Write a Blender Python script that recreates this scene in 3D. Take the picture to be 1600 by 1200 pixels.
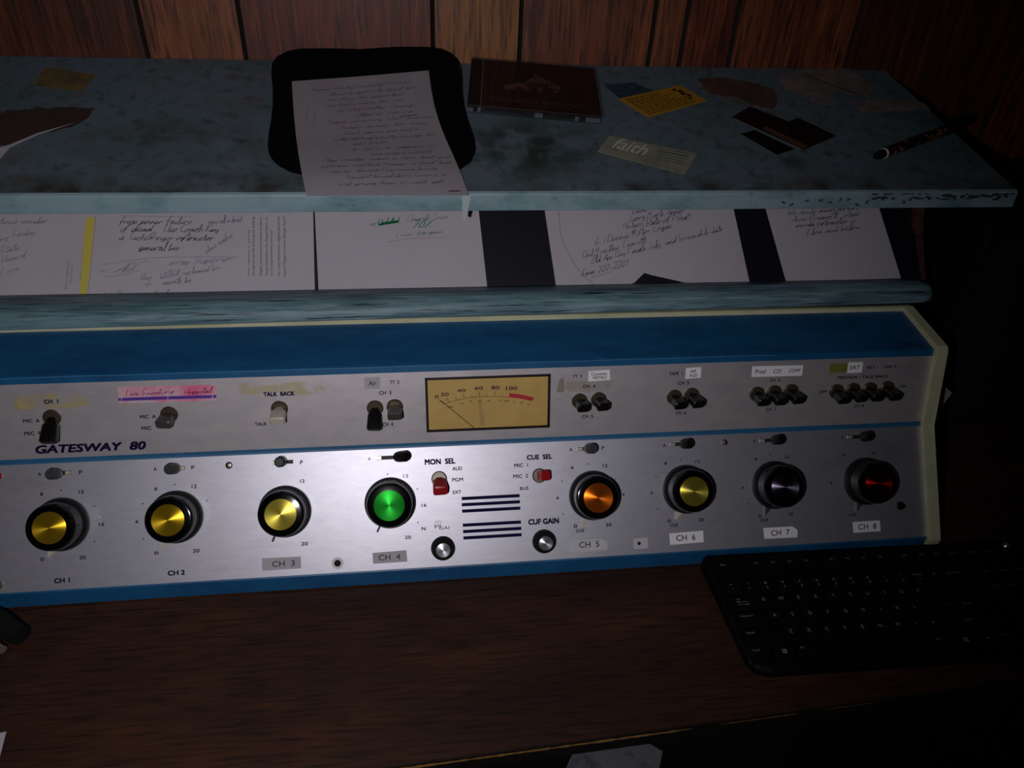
import bpy, bmesh, math, random
from mathutils import Vector, Matrix, Euler

for o in list(bpy.data.objects): bpy.data.objects.remove(o)
SC = bpy.context.scene
COL = SC.collection

# ------------------------------------------------------------------ camera
cam_d = bpy.data.cameras.new('camera'); cam = bpy.data.objects.new('camera', cam_d); COL.objects.link(cam)
cam_d.sensor_width = 36; cam_d.lens = 1175.96/1600*36; cam_d.clip_start = .01
RX = Vector((.99265, -.11321, .04288)); RD = Vector((-.03358, -.59774, -.80098)); RF = Vector((.11631, .79365, -.59715))
cam.matrix_world = Matrix(((RX.x, -RD.x, -RF.x, 0), (RX.y, -RD.y, -RF.y, 0), (RX.z, -RD.z, -RF.z, 1.405), (0, 0, 0, 1)))
SC.camera = cam
# ------------------------------------------------------------------ world, lamp, exposure
w = bpy.data.worlds.new('world'); SC.world = w; w.use_nodes = True
w.node_tree.nodes['Background'].inputs[0].default_value = (.30, .36, .45, 1)
w.node_tree.nodes['Background'].inputs[1].default_value = .006
SC.view_settings.view_transform = 'Standard'; SC.view_settings.look = 'None'
SC.view_settings.exposure = 0; SC.view_settings.gamma = 1; SC.view_settings.use_curve_mapping = False
ld = bpy.data.lights.new('phone_torch', 'SPOT'); lt = bpy.data.objects.new('phone_torch', ld); COL.objects.link(lt)
lt.location = (-.09, -.03, 1.36)
ld.energy = 10.2; ld.color = (1.0, .97, 1.0); ld.shadow_soft_size = .006
ld.spot_size = math.radians(117); ld.spot_blend = 1.0
aim = Vector((-.13, .66, .95)) - lt.location
lt.rotation_euler = aim.to_track_quat('-Z', 'Y').to_euler()

# ------------------------------------------------------------------ materials
def lin(c): return tuple(((x/255)/12.92 if x/255 <= .04045 else ((x/255+.055)/1.055)**2.4) for x in c)+(1,)
MATS = {}
def mat(name, c, rough=.5, metal=0, spec=.5, coat=0, noise=None, bump=None, aniso=0, alpha=1, trans=0):
    """noise=(colour2, scale, stretch xyz, lo, hi)"""
    if name in MATS: return MATS[name]
    m = bpy.data.materials.new(name); m.use_nodes = True; N = m.node_tree.nodes; L = m.node_tree.links
    b = N['Principled BSDF']; b.inputs['Base Color'].default_value = lin(c); b.inputs['Roughness'].default_value = rough
    b.inputs['Metallic'].default_value = metal; b.inputs['Specular IOR Level'].default_value = spec
    b.inputs['Coat Weight'].default_value = coat; b.inputs['Coat Roughness'].default_value = .15
    b.inputs['Transmission Weight'].default_value = trans
    if noise or bump:
        tc = N.new('ShaderNodeTexCoord')
    if noise:
        prev = None
        for i, (c2, sc, st, lo, hi) in enumerate(noise):
            mp = N.new('ShaderNodeMapping'); mp.inputs['Scale'].default_value = st; mp.inputs['Location'].default_value = (i*3.1, i*1.7, 0)
            L.new(tc.outputs['Object'], mp.inputs['Vector'])
            nz = N.new('ShaderNodeTexNoise'); nz.inputs['Scale'].default_value = sc; nz.inputs['Detail'].default_value = 7; nz.inputs['Roughness'].default_value = .62
            L.new(mp.outputs['Vector'], nz.inputs['Vector'])
            mr = N.new('ShaderNodeMapRange'); mr.inputs['From Min'].default_value = lo; mr.inputs['From Max'].default_value = hi
            L.new(nz.outputs['Fac'], mr.inputs['Value'])
            mx = N.new('ShaderNodeMix'); mx.data_type = 'RGBA'
            L.new(mr.outputs['Result'], mx.inputs['Factor'])
            if prev is None: mx.inputs['A'].default_value = lin(c)
            else: L.new(prev, mx.inputs['A'])
            mx.inputs['B'].default_value = lin(c2); prev = mx.outputs['Result']
        L.new(prev, b.inputs['Base Color'])
    if bump:
        sc, st, strength, dist = bump
        mp = N.new('ShaderNodeMapping'); mp.inputs['Scale'].default_value = st; L.new(tc.outputs['Object'], mp.inputs['Vector'])
        nz = N.new('ShaderNodeTexNoise'); nz.inputs['Scale'].default_value = sc; nz.inputs['Detail'].default_value = 5; L.new(mp.outputs['Vector'], nz.inputs['Vector'])
        bp = N.new('ShaderNodeBump'); bp.inputs['Strength'].default_value = strength; bp.inputs['Distance'].default_value = dist
        L.new(nz.outputs['Fac'], bp.inputs['Height']); L.new(bp.outputs['Normal'], b.inputs['Normal'])
    if aniso:
        b.inputs['Anisotropic'].default_value = aniso
        tg = N.new('ShaderNodeTangent'); tg.direction_type = 'RADIAL'; tg.axis = 'Z'; b.inputs['Anisotropic Rotation'].default_value = .25; L.new(tg.outputs['Tangent'], b.inputs['Tangent'])
    MATS[name] = m; return m

def see_through(m, f, patchy=True):
    N = m.node_tree.nodes; L = m.node_tree.links; t = N.new('ShaderNodeBsdfTransparent'); x = N.new('ShaderNodeMixShader'); x.inputs[0].default_value = f
    if patchy:
        nz = N.new('ShaderNodeTexNoise'); nz.inputs['Scale'].default_value = 60; nz.inputs['Detail'].default_value = 5; tc = N.new('ShaderNodeTexCoord'); L.new(tc.outputs['Object'], nz.inputs['Vector'])
        mr = N.new('ShaderNodeMapRange'); mr.inputs['From Min'].default_value = .36; mr.inputs['From Max'].default_value = .66; mr.inputs['To Max'].default_value = f*1.7
        L.new(nz.outputs['Fac'], mr.inputs['Value']); L.new(mr.outputs['Result'], x.inputs[0])
    L.new(t.outputs[0], x.inputs[1]); L.new(N['Principled BSDF'].outputs[0], x.inputs[2]); L.new(x.outputs[0], N['Material Output'].inputs[0])
SILVER = mat('brushed_aluminium', (198, 195, 205), .47, .82, noise=[((188, 187, 199), 60, (1, 3, 3), .35, .7), ((160, 158, 172), 9, (1, 2, 2), .58, .85), ((206, 190, 168), 5, (1, 1, 1), .62, .95)], bump=(900, (1, 1, 1), .12, .0004))
SILVERU = mat('aged_aluminium', (204, 197, 200), .5, .62, noise=[((190, 184, 190), 40, (1, 2, 2), .35, .7), ((206, 196, 160), 4, (1, 1, 1), .60, .95), ((178, 174, 184), 14, (1, 1.5, 1.5), .60, .9)], bump=(1200, (1, 1, 1), .08, .0003))
BLUE = mat('blue_paint', (22, 90, 136), .42, 0, noise=[((18, 66, 112), 12, (1, 3, 1), .4, .75), ((32, 94, 142), 40, (1, 2, 1), .5, .8)], bump=(500, (1, 1, 1), .15, .0004))
BLUES = mat('blue_stripe_paint', (38, 98, 140), .5, 0, noise=[((28, 80, 120), 20, (1, 3, 1), .4, .75)])
BEIGE = mat('cream_enamel', (206, 204, 168), .5, 0, noise=[((180, 178, 140), 18, (1, 1, 1), .45, .8)], bump=(300, (1, 1, 1), .1, .0004))
INK = mat('printed_ink', (22, 16, 54), .9, spec=.08)
INKG = mat('faded_ink', (120, 116, 132), .6)
BLACKINK = mat('black_ink', (22, 22, 30), .6)
PLASTIC = mat('black_plastic', (12, 12, 14), .45, 0, spec=.35)
GLOSS = mat('gloss_black_plastic', (6, 6, 7), .13, 0, spec=.45)
RUBBER = mat('black_rubber', (12, 12, 14), .7, 0, spec=.3)
CHROME = mat('worn_chrome', (170, 160, 146), .38, 1, noise=[((110, 92, 70), 300, (1, 1, 1), .45, .75)])
BRASS = mat('tarnished_brass', (104, 94, 78), .35, .7, noise=[((70, 60, 44), 200, (1, 1, 1), .45, .7)])
RED = mat('red_plastic', (165, 20, 30), .35, 0)
CLEARP = mat('milky_plastic', (190, 184, 168), .4, 0)
GREYP = mat('grey_worn_plastic', (62, 62, 64), .4, 0)
def disc_mat(n, c, me=.84, an=.87): return mat(n, c, .36, me, aniso=an, noise=[(tuple(int(x*.72) for x in c), 160, (1, 1, 1), .45, .8)])
GOLD = disc_mat('gold_turned_metal', (226, 184, 40)); PALEGOLD = disc_mat('pale_gold_turned_metal', (216, 196, 78))
GREEN = disc_mat('green_turned_metal', (10, 124, 26)); ORANGE = disc_mat('orange_turned_metal', (236, 116, 20))
VIOLET = disc_mat('grey_violet_turned_metal', (150, 140, 168), 1, .94); REDM = disc_mat('red_turned_metal', (186, 20, 22), 1, .94); STEEL = disc_mat('steel_turned_metal', (205, 205, 212))
PAPER = mat('white_paper', (190, 184, 192), .85, 0, spec=.1, noise=[((180, 172, 180), 7, (1, 1, 1), .4, .8)])
PAPER2 = mat('shelf_sheet_paper', (214, 206, 214), .85, 0, spec=.1, noise=[((196, 184, 194), 9, (1, 1, 1), .4, .8), ((180, 184, 172), 5, (1, 1, 1), .6, .9)])
LABELW = mat('white_label', (240, 238, 242), .7); LABELG = mat('grey_label', (172, 166, 174), .7)
PEN_B = mat('blue_black_pen', (52, 54, 84), .8); PEN_G = mat('green_marker', (14, 120, 66), .8); PEN_L = mat('pale_pencil', (118, 116, 128), .8); PEN_D = mat('dark_pencil', (84, 68, 92), .8)
PAINT = mat('distressed_blue_paint', (96, 114, 124), .55, 0, noise=[((84, 103, 108), 5, (1, 1.4, 1), .40, .70), ((108, 118, 134), 16, (1, 2, 1), .48, .75), ((52, 64, 58), 6, (.8, 1.8, 1), .60, .80), ((104, 92, 94), 30, (1, 1, 1), .55, .75), ((60, 76, 74), 70, (1, 1, 1), .52, .75)], bump=(120, (1, 1, 1), .25, .001))
def add_stain(m, c, rad, col, lo, hi, scale, amt):
    """grime with a place of its own on the board: noise inside a soft ellipse (object coordinates, metres)"""
    N = m.node_tree.nodes; L = m.node_tree.links; b = N['Principled BSDF']; src = b.inputs['Base Color'].links[0].from_socket
    tc = N.new('ShaderNodeTexCoord'); mp = N.new('ShaderNodeMapping'); mp.vector_type = 'TEXTURE'; mp.inputs['Location'].default_value = c; mp.inputs['Scale'].default_value = rad
    L.new(tc.outputs['Object'], mp.inputs['Vector'])
    ln = N.new('ShaderNodeVectorMath'); ln.operation = 'LENGTH'; L.new(mp.outputs['Vector'], ln.inputs[0])
    g = N.new('ShaderNodeMapRange'); g.inputs['From Min'].default_value = 1; g.inputs['From Max'].default_value = .35; L.new(ln.outputs['Value'], g.inputs['Value'])
    nz = N.new('ShaderNodeTexNoise'); nz.inputs['Scale'].default_value = scale; nz.inputs['Detail'].default_value = 7; L.new(tc.outputs['Object'], nz.inputs['Vector'])
    r2 = N.new('ShaderNodeMapRange'); r2.inputs['From Min'].default_value = lo; r2.inputs['From Max'].default_value = hi; r2.inputs['To Max'].default_value = amt; L.new(nz.outputs['Fac'], r2.inputs['Value'])
    mu = N.new('ShaderNodeMath'); mu.operation = 'MULTIPLY'; L.new(g.outputs['Result'], mu.inputs[0]); L.new(r2.outputs['Result'], mu.inputs[1])
    mx = N.new('ShaderNodeMix'); mx.data_type = 'RGBA'; L.new(mu.outputs['Value'], mx.inputs['Factor']); L.new(src, mx.inputs['A']); mx.inputs['B'].default_value = lin(col)
    L.new(mx.outputs['Result'], b.inputs['Base Color'])
for c, rad, col, lo, hi, sc, am in (((.125, .025, .365), (.095, .07, .2), (34, 48, 38), .36, .58, 34, .85), ((-.25, .03, .366), (.13, .05, .2), (58, 60, 54), .42, .65, 25, .6),
                                    ((-.25, -.045, .343), (.36, .034, .2), (56, 46, 34), .36, .6, 30, .85), ((.42, -.045, .343), (.42, .024, .2), (56, 50, 40), .4, .62, 30, .8), ((.43, .0, .36), (.02, .016, .2), (52, 46, 48), .2, .5, 50, .6)):
    add_stain(PAINT, c, rad, col, lo, hi, sc, am)
EDGEP = mat('light_blue_edge_paint', (142, 166, 176), .5, 0, noise=[((100, 134, 142), 30, (.6, 1, 1), .42, .7), ((70, 84, 84), 60, (.7, 1.5, 1), .62, .8), ((156, 172, 184), 30, (.5, 1, 1), .55, .8)], bump=(90, (.4, 1, 1), .3, .001))
LEDGEP = mat('brushed_ledge_paint', (112, 142, 152), .5, 0, noise=[((66, 96, 108), 60, (.16, 2, 2), .42, .66), ((142, 164, 176), 90, (.14, 2.4, 2.4), .52, .7), ((18, 30, 48), 110, (.10, 2.6, 2.6), .56, .66), ((20, 32, 44), 9, (.5, 1, 1), .62, .8)], bump=(60, (.1, 2, 2), .4, .001))
NAVY = mat('navy_black_board', (10, 12, 26), .5)
def wood(name, c, c2, c3, axis='z', rough=.5, coat=0):
    st = {'z': (9, 9, .55), 'x': (.5, 9, 9)}[axis]
    return mat(name, c, rough, 0, coat=coat, noise=[(c2, 7, st, .38, .68), (c3, 19, tuple(s*1.2 for s in st), .52, .72), (tuple(int(x*.5) for x in c2), 30, st, .50, .66)], bump=(60, st, .2, .001))
DESKW = mat('dark_walnut_laminate', (64, 37, 24), .5, noise=[((42, 23, 17), 4, (.6, 2.2, 1), .35, .68), ((84, 48, 27), 7, (.8, 3.4, 1), .52, .8), ((26, 15, 12), 60, (.35, 5, 1), .48, .68)], bump=(200, (.5, 4, 1), .15, .0006))
RAWCHIP = mat('raw_chipboard', (168, 124, 60), .9, noise=[((110, 74, 36), 150, (1, 1, 1), .4, .7)])
DARKDESK = mat('dark_edge_band', (22, 16, 14), .6)

# ------------------------------------------------------------------ mesh helpers
def obj(name, bm, m, parent=None, smooth=False, matrix=None):
    me = bpy.data.meshes.new(name); bmesh.ops.recalc_face_normals(bm, faces=bm.faces) if len(bm.faces) else None
    bm.to_mesh(me); bm.free()
    for x in (m if isinstance(m, (list, tuple)) else [m]): me.materials.append(x)
    if smooth:
        me.polygons.foreach_set('use_smooth', [True]*len(me.polygons))
        try: me.set_sharp_from_angle(angle=math.radians(38))
        except Exception: pass
    o = bpy.data.objects.new(name, me); COL.objects.link(o)
    if parent is not None: o.parent = parent
    if matrix is not None: o.matrix_local = matrix
    return o
def thing(name, label, cat, loc=(0, 0, 0), group=None):
    o = bpy.data.objects.new(name, None); COL.objects.link(o); o.location = loc; o.empty_display_size = .02
    return tag(o, label, cat, group)
def tag(o, label, cat, group=None):
    o['label'] = label; o['category'] = cat
    if group: o['group'] = group
    return o
def struct(o): o['kind'] = 'structure'; return o
def box(bm, c, s, bev=0, M=None, mi=0):
    r = bmesh.ops.create_cube(bm, size=1); vs = r['verts']
    bmesh.ops.scale(bm, vec=s, verts=vs); bmesh.ops.translate(bm, vec=c, verts=vs)
    fs = set(f for v in vs for f in v.link_faces)
    if bev:
        es = list(set(e for v in vs for e in v.link_edges))
        rr = bmesh.ops.bevel(bm, geom=es, offset=bev, segments=2, affect='EDGES', profile=.6)
        vs = list(set(rr['verts'])); fs = set(f for v in vs for f in v.link_faces)
        vs = list(set(v for f in fs for v in f.verts))
    for f in fs: f.material_index = mi
    if M is not None: bmesh.ops.transform(bm, matrix=M, verts=vs)
    return vs
def lathe(bm, prof, seg=40, M=None, mi=0):
    """prof = [(r, z), ...]; closes to the axis where r = 0"""
    rings = []
    for r, z in prof:
        if r < 1e-6: rings.append([bm.verts.new((0, 0, z))])
        else: rings.append([bm.verts.new((r*math.cos(2*math.pi*k/seg), r*math.sin(2*math.pi*k/seg), z)) for k in range(seg)])
    fs = []
    for a, b in zip(rings, rings[1:]):
        for k in range(seg):
            k2 = (k+1) % seg
            if len(a) == 1 and len(b) == 1: continue
            if len(a) == 1: fs.append(bm.faces.new((a[0], b[k], b[k2])))
            elif len(b) == 1: fs.append(bm.faces.new((a[k], a[k2], b[0])))
            else: fs.append(bm.faces.new((a[k], a[k2], b[k2], b[k])))
    for f in fs: f.material_index = mi
    if M is not None: bmesh.ops.transform(bm, matrix=M, verts=[v for r in rings for v in r])
def prism(bm, poly, axis_pts, mi=0):
    """extrude a closed list of 3-D points by a vector"""
    d = Vector(axis_pts); a = [bm.verts.new(p) for p in poly]; b = [bm.verts.new(Vector(p)+d) for p in poly]
    n = len(a); fs = [bm.faces.new(a), bm.faces.new(b[::-1])]
    for i in range(n): fs.append(bm.faces.new((a[i], b[i], b[(i+1) % n], a[(i+1) % n])))
    for f in fs: f.material_index = mi
    return a+b
def tube(bm, pts, r, seg=10, caps=True):
    pts = [Vector(p) for p in pts]; rings = []; up = Vector((0, 0, 1))
    for i, p in enumerate(pts):
        t = (pts[min(i+1, len(pts)-1)]-pts[max(i-1, 0)]).normalized()
        a = t.cross(up if abs(t.z) < .95 else Vector((1, 0, 0))).normalized(); b = t.cross(a)
        rr = r[i] if isinstance(r, (list, tuple)) else r
        rings.append([bm.verts.new(p+rr*(a*math.cos(2*math.pi*k/seg)+b*math.sin(2*math.pi*k/seg))) for k in range(seg)])
    for q, s in zip(rings, rings[1:]):
        for k in range(seg): bm.faces.new((q[k], q[(k+1) % seg], s[(k+1) % seg], s[k]))
    if caps: bm.faces.new(rings[0]); bm.faces.new(rings[-1][::-1])

class Frame:
    """a plane of the place: origin at x = 0, u along +x, v up the slope, n out of it; coordinates in millimetres"""
    def __init__(s, o, v):
        s.o = Vector(o); s.v = Vector(v).normalized(); s.u = Vector((1, 0, 0)); s.n = s.u.cross(s.v)
    def P(s, u, v, h=0): return s.o+(s.u*u+s.v*v+s.n*h)*.001
    def M(s, u, v, h=0, rot=0, base=Vector((0, 0, 0)), scale=.001):
        p = s.P(u, v, h)-base
        m = Matrix(((s.u.x, s.v.x, s.n.x, p.x), (s.u.y, s.v.y, s.n.y, p.y), (s.u.z, s.v.z, s.n.z, p.z), (0, 0, 0, 1)))
        return m @ Matrix.Rotation(rot, 4, 'Z') @ Matrix.Scale(scale, 4)
FL = Frame((0, .52349, .77271), (0, .63094, .77583))      # lower silver panel
FU = Frame((0, .60489, .87281), (0, .3307, .94374))       # upper silver panel
FT = Frame((0, .63426, .9566), (0, .99522, .09764))       # blue top
FS = Frame((0, .75, 1.09179), (0, .9563, .29237))         # sloping shelf top
FB = Frame((0, .745, .98), (0, 1, 1))                     # copy board under the shelf
FD = Frame((0, .5, .75), (0, 1, 0))                       # desk top
FF = Frame((0, .0, .0), (0, 1, 0))                        # floor
WALL_Y = .9862

def text_into(bm, F, s, uvwh, h=.12, bold=.0, shear=0, rot=0, mi=0, base=Vector((0, 0, 0))):
    u, v, wd, ht = uvwh
    cu = bpy.data.curves.new('t', 'FONT'); cu.body = s; cu.size = 1; cu.shear = shear; cu.resolution_u = 3
    to = bpy.data.objects.new('t', cu); COL.objects.link(to)
    dg = bpy.context.evaluated_depsgraph_get(); me = bpy.data.meshes.new_from_object(to.evaluated_get(dg))
    if len(me.vertices):
        xs = [q.co.x for q in me.vertices]; ys = [q.co.y for q in me.vertices]
        x0, x1, y0, y1 = min(xs), max(xs), min(ys), max(ys)
        sy = ht/max(y1-y0, 1e-6); sx = wd/max(x1-x0, 1e-6)
        if ht == 0: sy = sx
        if wd == 0: sx = sy
        M = F.M(u, v, h, rot, base) if F is not None else Matrix.Translation((u, v, h))
        d = bold*ht*2.2     # heavier strokes: the same glyphs again, shifted by a stroke's half width
        for k, (dx, dy) in enumerate(((-d, -d), (d, -d), (d, d), (-d, d)) if bold else ((0, 0),)):
            vs = [bm.verts.new(M @ Vector(((q.co.x-(x0+x1)/2)*sx+dx, (q.co.y-(y0+y1)/2)*sy+dy, k*.012*(1000 if F is None else 1)))) for q in me.vertices]
            for p in me.polygons:
                try: f = bm.faces.new([vs[i] for i in p.vertices]); f.material_index = mi
                except ValueError: pass
    bpy.data.objects.remove(to); bpy.data.curves.remove(cu); bpy.data.meshes.remove(me)
def rect(bm, F, u0, v0, u1, v1, h=.1, t=0, mi=0, base=Vector((0, 0, 0))):
    poly(bm, F, [(u0, v0), (u1, v0), (u1, v1), (u0, v1)], h, t, mi, base)
def poly(bm, F, pts, h=.1, t=0, mi=0, base=Vector((0, 0, 0))):
    """flat piece on a plane; t = thickness in mm below its face at height h"""
    top = [bm.verts.new(F.P(u, v, h)-base) for u, v in pts]
    f = bm.faces.new(top); f.material_index = mi
    if t:
        bot = [bm.verts.new(F.P(u, v, h-t)-base) for u, v in pts]
        n = len(top); g = bm.faces.new(bot[::-1]); g.material_index = mi
        for i in range(n): g = bm.faces.new((top[i], bot[i], bot[(i+1) % n], top[(i+1) % n])); g.material_index = mi

# ------------------------------------------------------------------ a single-stroke cursive hand
GL = {'a': '47260413344743;4353', 'b': '1b13 13334517', 'c': '47270513 1343', 'd': '4726041334473;4b4353', 'e': '14354727 051343', 'f': '5b3a2720 2717;27475', 'g': '4726041433474;47403111', 'h': '1b13;132747434353',
 'i': '272323;43;29', 'j': '373020', 'k': '1b13;134724 4353', 'l': '243b2b232343', 'm': '1713;13272733;334757 5363', 'n': '1713;1327474353', 'o': '27050313344727', 'p': '1710;1537463413', 'q': '4726041434474;4740', 'r': '1713;1627 4747',
 's': '4727 064443 2303', 't': '2b232343;0848', 'u': '17132343;474353', 'v': '172347', 'w': '17133547;4743577', 'x': '1743;4713', 'y': '17143447;47403010', 'z': '174713 43',
 'A': '03376b; 6b63;2656', 'B': '0b03;0b4b4707;07475303', 'C': '5b1b053353', 'D': '0b03;0b4b5503', 'E': '5b1a27 460503 53', 'F': '0b03;0b5b;0747', 'G': '5b1a0413435636', 'H': '0b03;5b53;0757', 'I': '2b23', 'J': '4b4314', 'K': '0b03;5b0753', 'L': '1b0343', 'M': '030b274b43', 'N': '030b535b', 'O': '2b060323555b2b',
 'P': '0b03;0b4b4707', 'Q': '2b060323555b2b;3353', 'R': '0b03;0b4b470743', 'S': '5b1b174733 03', 'T': '0b5b;3b33', 'U': '0b04235 45b', 'V': '0b235b', 'W': '0b13374353 7b', 'X': '0b53;5b03', 'Y': '0b375b;3733', 'Z': '0b5b0353',
 '0': '2b0523452b', '1': '2b23', '2': '0a3b4803 43', '3': '0b4b2745 2303', '4': '1b0646;3b33', '5': '4b0b074633 03', '6': '3b06 03 2345 06', '7': '0b4b13', '8': '2b0843232 8', '9': '4b0b07474b43', '-': '0636', '/': '024b', ',': '1302', '.': '1314', '%': '024b;0a;42'}
def spline(p, n=4):
    if len(p) < 3: return p
    out = []
    for i in range(len(p)-1):
        a = p[max(i-1, 0)]; b = p[i]; c = p[i+1]; d = p[min(i+2, len(p)-1)]
        for k in range(n):
            t = k/n
            out.append(tuple(.5*((2*b[j])+(-a[j]+c[j])*t+(2*a[j]-5*b[j]+4*c[j]-d[j])*t*t+(-a[j]+3*b[j]-3*c[j]+d[j])*t**3) for j in (0, 1)))
    out.append(p[-1]); return out
def ribbon(bm, F, pts, wd, h, mi=0, base=Vector((0, 0, 0)), hf=None):
    prev = None
    for i, p in enumerate(pts):
        a = pts[max(i-1, 0)]; b = pts[min(i+1, len(pts)-1)]
        dx, dy = b[0]-a[0], b[1]-a[1]; l = math.hypot(dx, dy) or 1; nx, ny = -dy/l*wd/2, dx/l*wd/2
        H = lambda q: h+(hf(*q) if hf else 0)
        q0 = (p[0]+nx, p[1]+ny); q1 = (p[0]-nx, p[1]-ny)
        c = (bm.verts.new(F.P(*q0, H(q0))-base), bm.verts.new(F.P(*q1, H(q1))-base))
        if prev:
            f = bm.faces.new((prev[0], prev[1], c[1], c[0])); f.material_index = mi
        prev = c
def handwrite(bm, F, s, a, b, size, wd=.45, h=.3, mi=0, base=Vector((0, 0, 0)), seed=1, slant=.55, hf=None):
    """writes s from point a to point b (mm on the frame), letters `size` mm to the ascender"""
    rnd = random.Random(seed+len(s)); adv = []; x = 0
    for ch in s:
        adv.append(x); x += 3.2 if ch == ' ' else (7.2 if ch in 'mwMW' else 3.4 if ch in 'itlj1I' else 5.4)
    L = math.hypot(b[0]-a[0], b[1]-a[1]); sx = L/max(x, 1); sy = size/8; ca, sa = (b[0]-a[0])/L, (b[1]-a[1])/L
    def put(p):
        if len(p) == 1: p.append((p[0][0]+.5, p[0][1]+.2))
        ribbon(bm, F, spline(p, 3), wd*rnd.uniform(.75, 1.15), h, mi, base, hf)
    run = []; wob = rnd.uniform(0, 6)
    for j, (ch, x0) in enumerate(zip(s, adv)):
        g = GL.get(ch)
        if not g:
            if run: put(run); run = []
            continue
        up = 1+.12*math.sin(j*.9+wob)
        for si, st in enumerate(g.replace(' ', '').split(';')):
            p = []
            for i in range(0, len(st)-1, 2):
                gx, gy = int(st[i]), int(st[i+1], 16)-3
                gy = gy*(.62 if gy <= 4.2 else .9)*up; gx += rnd.uniform(-.45, .45); gy += rnd.uniform(-.4, .4)
                X = (x0+gx+slant*gy)*sx; Y = gy*sy+rnd.uniform(-.02, .02)
                p.append((a[0]+X*ca-Y*sa, a[1]+X*sa+Y*ca))
            if ch.islower() and not (si and len(st) <= 4):
                run += p
            else: put(p)
    if run: put(run)

# ------------------------------------------------------------------ the setting
def wallpanel(x0, x1, m, bm):
    g = .0028; y = WALL_Y
    prof = [(x0+g, y), (x1-g, y)]
    a = bm.verts.new((x0+g, y, 0)); b = bm.verts.new((x1-g, y, 0)); c = bm.verts.new((x1-g, y, 2.4)); d = bm.verts.new((x0+g, y, 2.4))
    f = bm.faces.new((a, b, c, d)); f.material_index = m
    for (p, q, yy0, yy1) in ((x0, x0+g, .004, 0), (x1-g, x1, 0, .004)):
        v = [bm.verts.new((p, y+yy0, 0)), bm.verts.new((q, y+yy1, 0)), bm.verts.new((q, y+yy1, 2.4)), bm.verts.new((p, y+yy0, 2.4))]
        bm.faces.new(v).material_index = len(WM)-1
WM = [wood('panelling_dark', (86, 40, 20), (56, 22, 12), (112, 56, 26)),
      wood('panelling_tan', (136, 74, 40), (92, 44, 24), (152, 88, 50)),
      wood('panelling_red', (112, 46, 24), (70, 24, 14), (140, 68, 34)),
      wood('panelling_honey', (150, 94, 42), (112, 58, 26), (164, 110, 56)),
      wood('panelling_brown', (122, 62, 34), (76, 32, 18), (152, 84, 46)),
      mat('panel_groove', (26, 14, 10), .8)]
bm = bmesh.new()
bounds = [(-1.6, -1.25, 1), (-1.25, -1.0, 0), (-1.0, -.82, 2), (-.82, -.56, 4), (-.56, -.3104, 0), (-.3104, -.1985, 1), (-.1985, .025, 2), (.025, .1315, 3), (.1315, .2973, 4), (.2973, .3384, 1), (.3384, .403, 2), (.403, .5632, 4), (.5632, .80, 0), (.80, 1.0, 2), (1.0, 1.3, 0), (1.3, 1.6, 4)]
for x0, x1, m in bounds: wallpanel(x0, x1, m, bm)
box(bm, (0, WALL_Y+.03, 1.2), (3.2, .05, 2.4), mi=len(WM)-1)
struct(obj('wall_back', bm, WM))
bm = bmesh.new(); box(bm, (0, -.4, -.02), (3.2, 2.9, .04))
struct(obj('floor', bm, mat('dark_floor_carpet', (26, 25, 28), .95, noise=[((14, 14, 17), 60, (1, 1, 1), .35, .7)])))

# ------------------------------------------------------------------ desk
desk = thing('desk', 'dark walnut laminate desk with chipped front edge under the blue and silver mixing console', 'desk', (0, .66, 0))
B = Vector((0, .66, 0))
fl, fr = (-1.0, .2855), (1.0, .3775)      # front edge runs slightly askew to the console
def slab(bm, z0, z1, pts): prism(bm, [Vector((x, y, z0))-B for x, y in pts], (0, 0, z1-z0))
bm = bmesh.new(); slab(bm, .728, .75, [fl, fr, (1.0, .984), (-1.0, .984)])
obj('desk_top', bm, DESKW, desk)
fy = lambda x: fl[1]+(x+1)/2*(fr[1]-fl[1])
bm = bmesh.new(); slab(bm, .727, .7485, [(-1, fl[1]-.0008), (1, fr[1]-.0008), (1, fr[1]+.0002), (-1, fl[1]+.0002)])
obj('edge_band', bm, DARKDESK, desk)
bm = bmesh.new(); rnd = random.Random(4); xs = [(-1+k*.008) for k in range(0, 251)]
seg = []
def chips(x0, x1, t0, z0):
    top = []; bot = []
    n = int((x1-x0)/.004)
    for k in range(n+1):
        x = x0+(x1-x0)*k/n; t = t0*(.6+.8*rnd.random())*min(1, min(k, n-k)/3+.15)
        top.append(Vector((x, fy(x)-.0016, z0+.0085+t/2))-B); bot.append(Vector((x, fy(x)-.0016, z0+.0085-t/2))-B)
    tv = [bm.verts.new(p) for p in top]; bv = [bm.verts.new(p) for p in bot]
    for k in range(n): bm.faces.new((bv[k], bv[k+1], tv[k+1], tv[k]))
chips(-.16, .235, .0034, .737); chips(.26, .34, .0016, .738); chips(.36, .42, .0012, .739)
obj('chipped_edge', bm, RAWCHIP, desk)['label'] = 'raw chipboard showing along the chipped edge'
for sx in (-.96, .96):
    bm = bmesh.new(); box(bm, Vector((sx, .67, .364))-B, (.03, .56, .728)); obj('side_panel', bm, DARKDESK, desk)
bm = bmesh.new(); box(bm, Vector((0, .90, .52))-B, (1.89, .018, .415)); obj('modesty_panel', bm, DARKDESK, desk)

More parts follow.
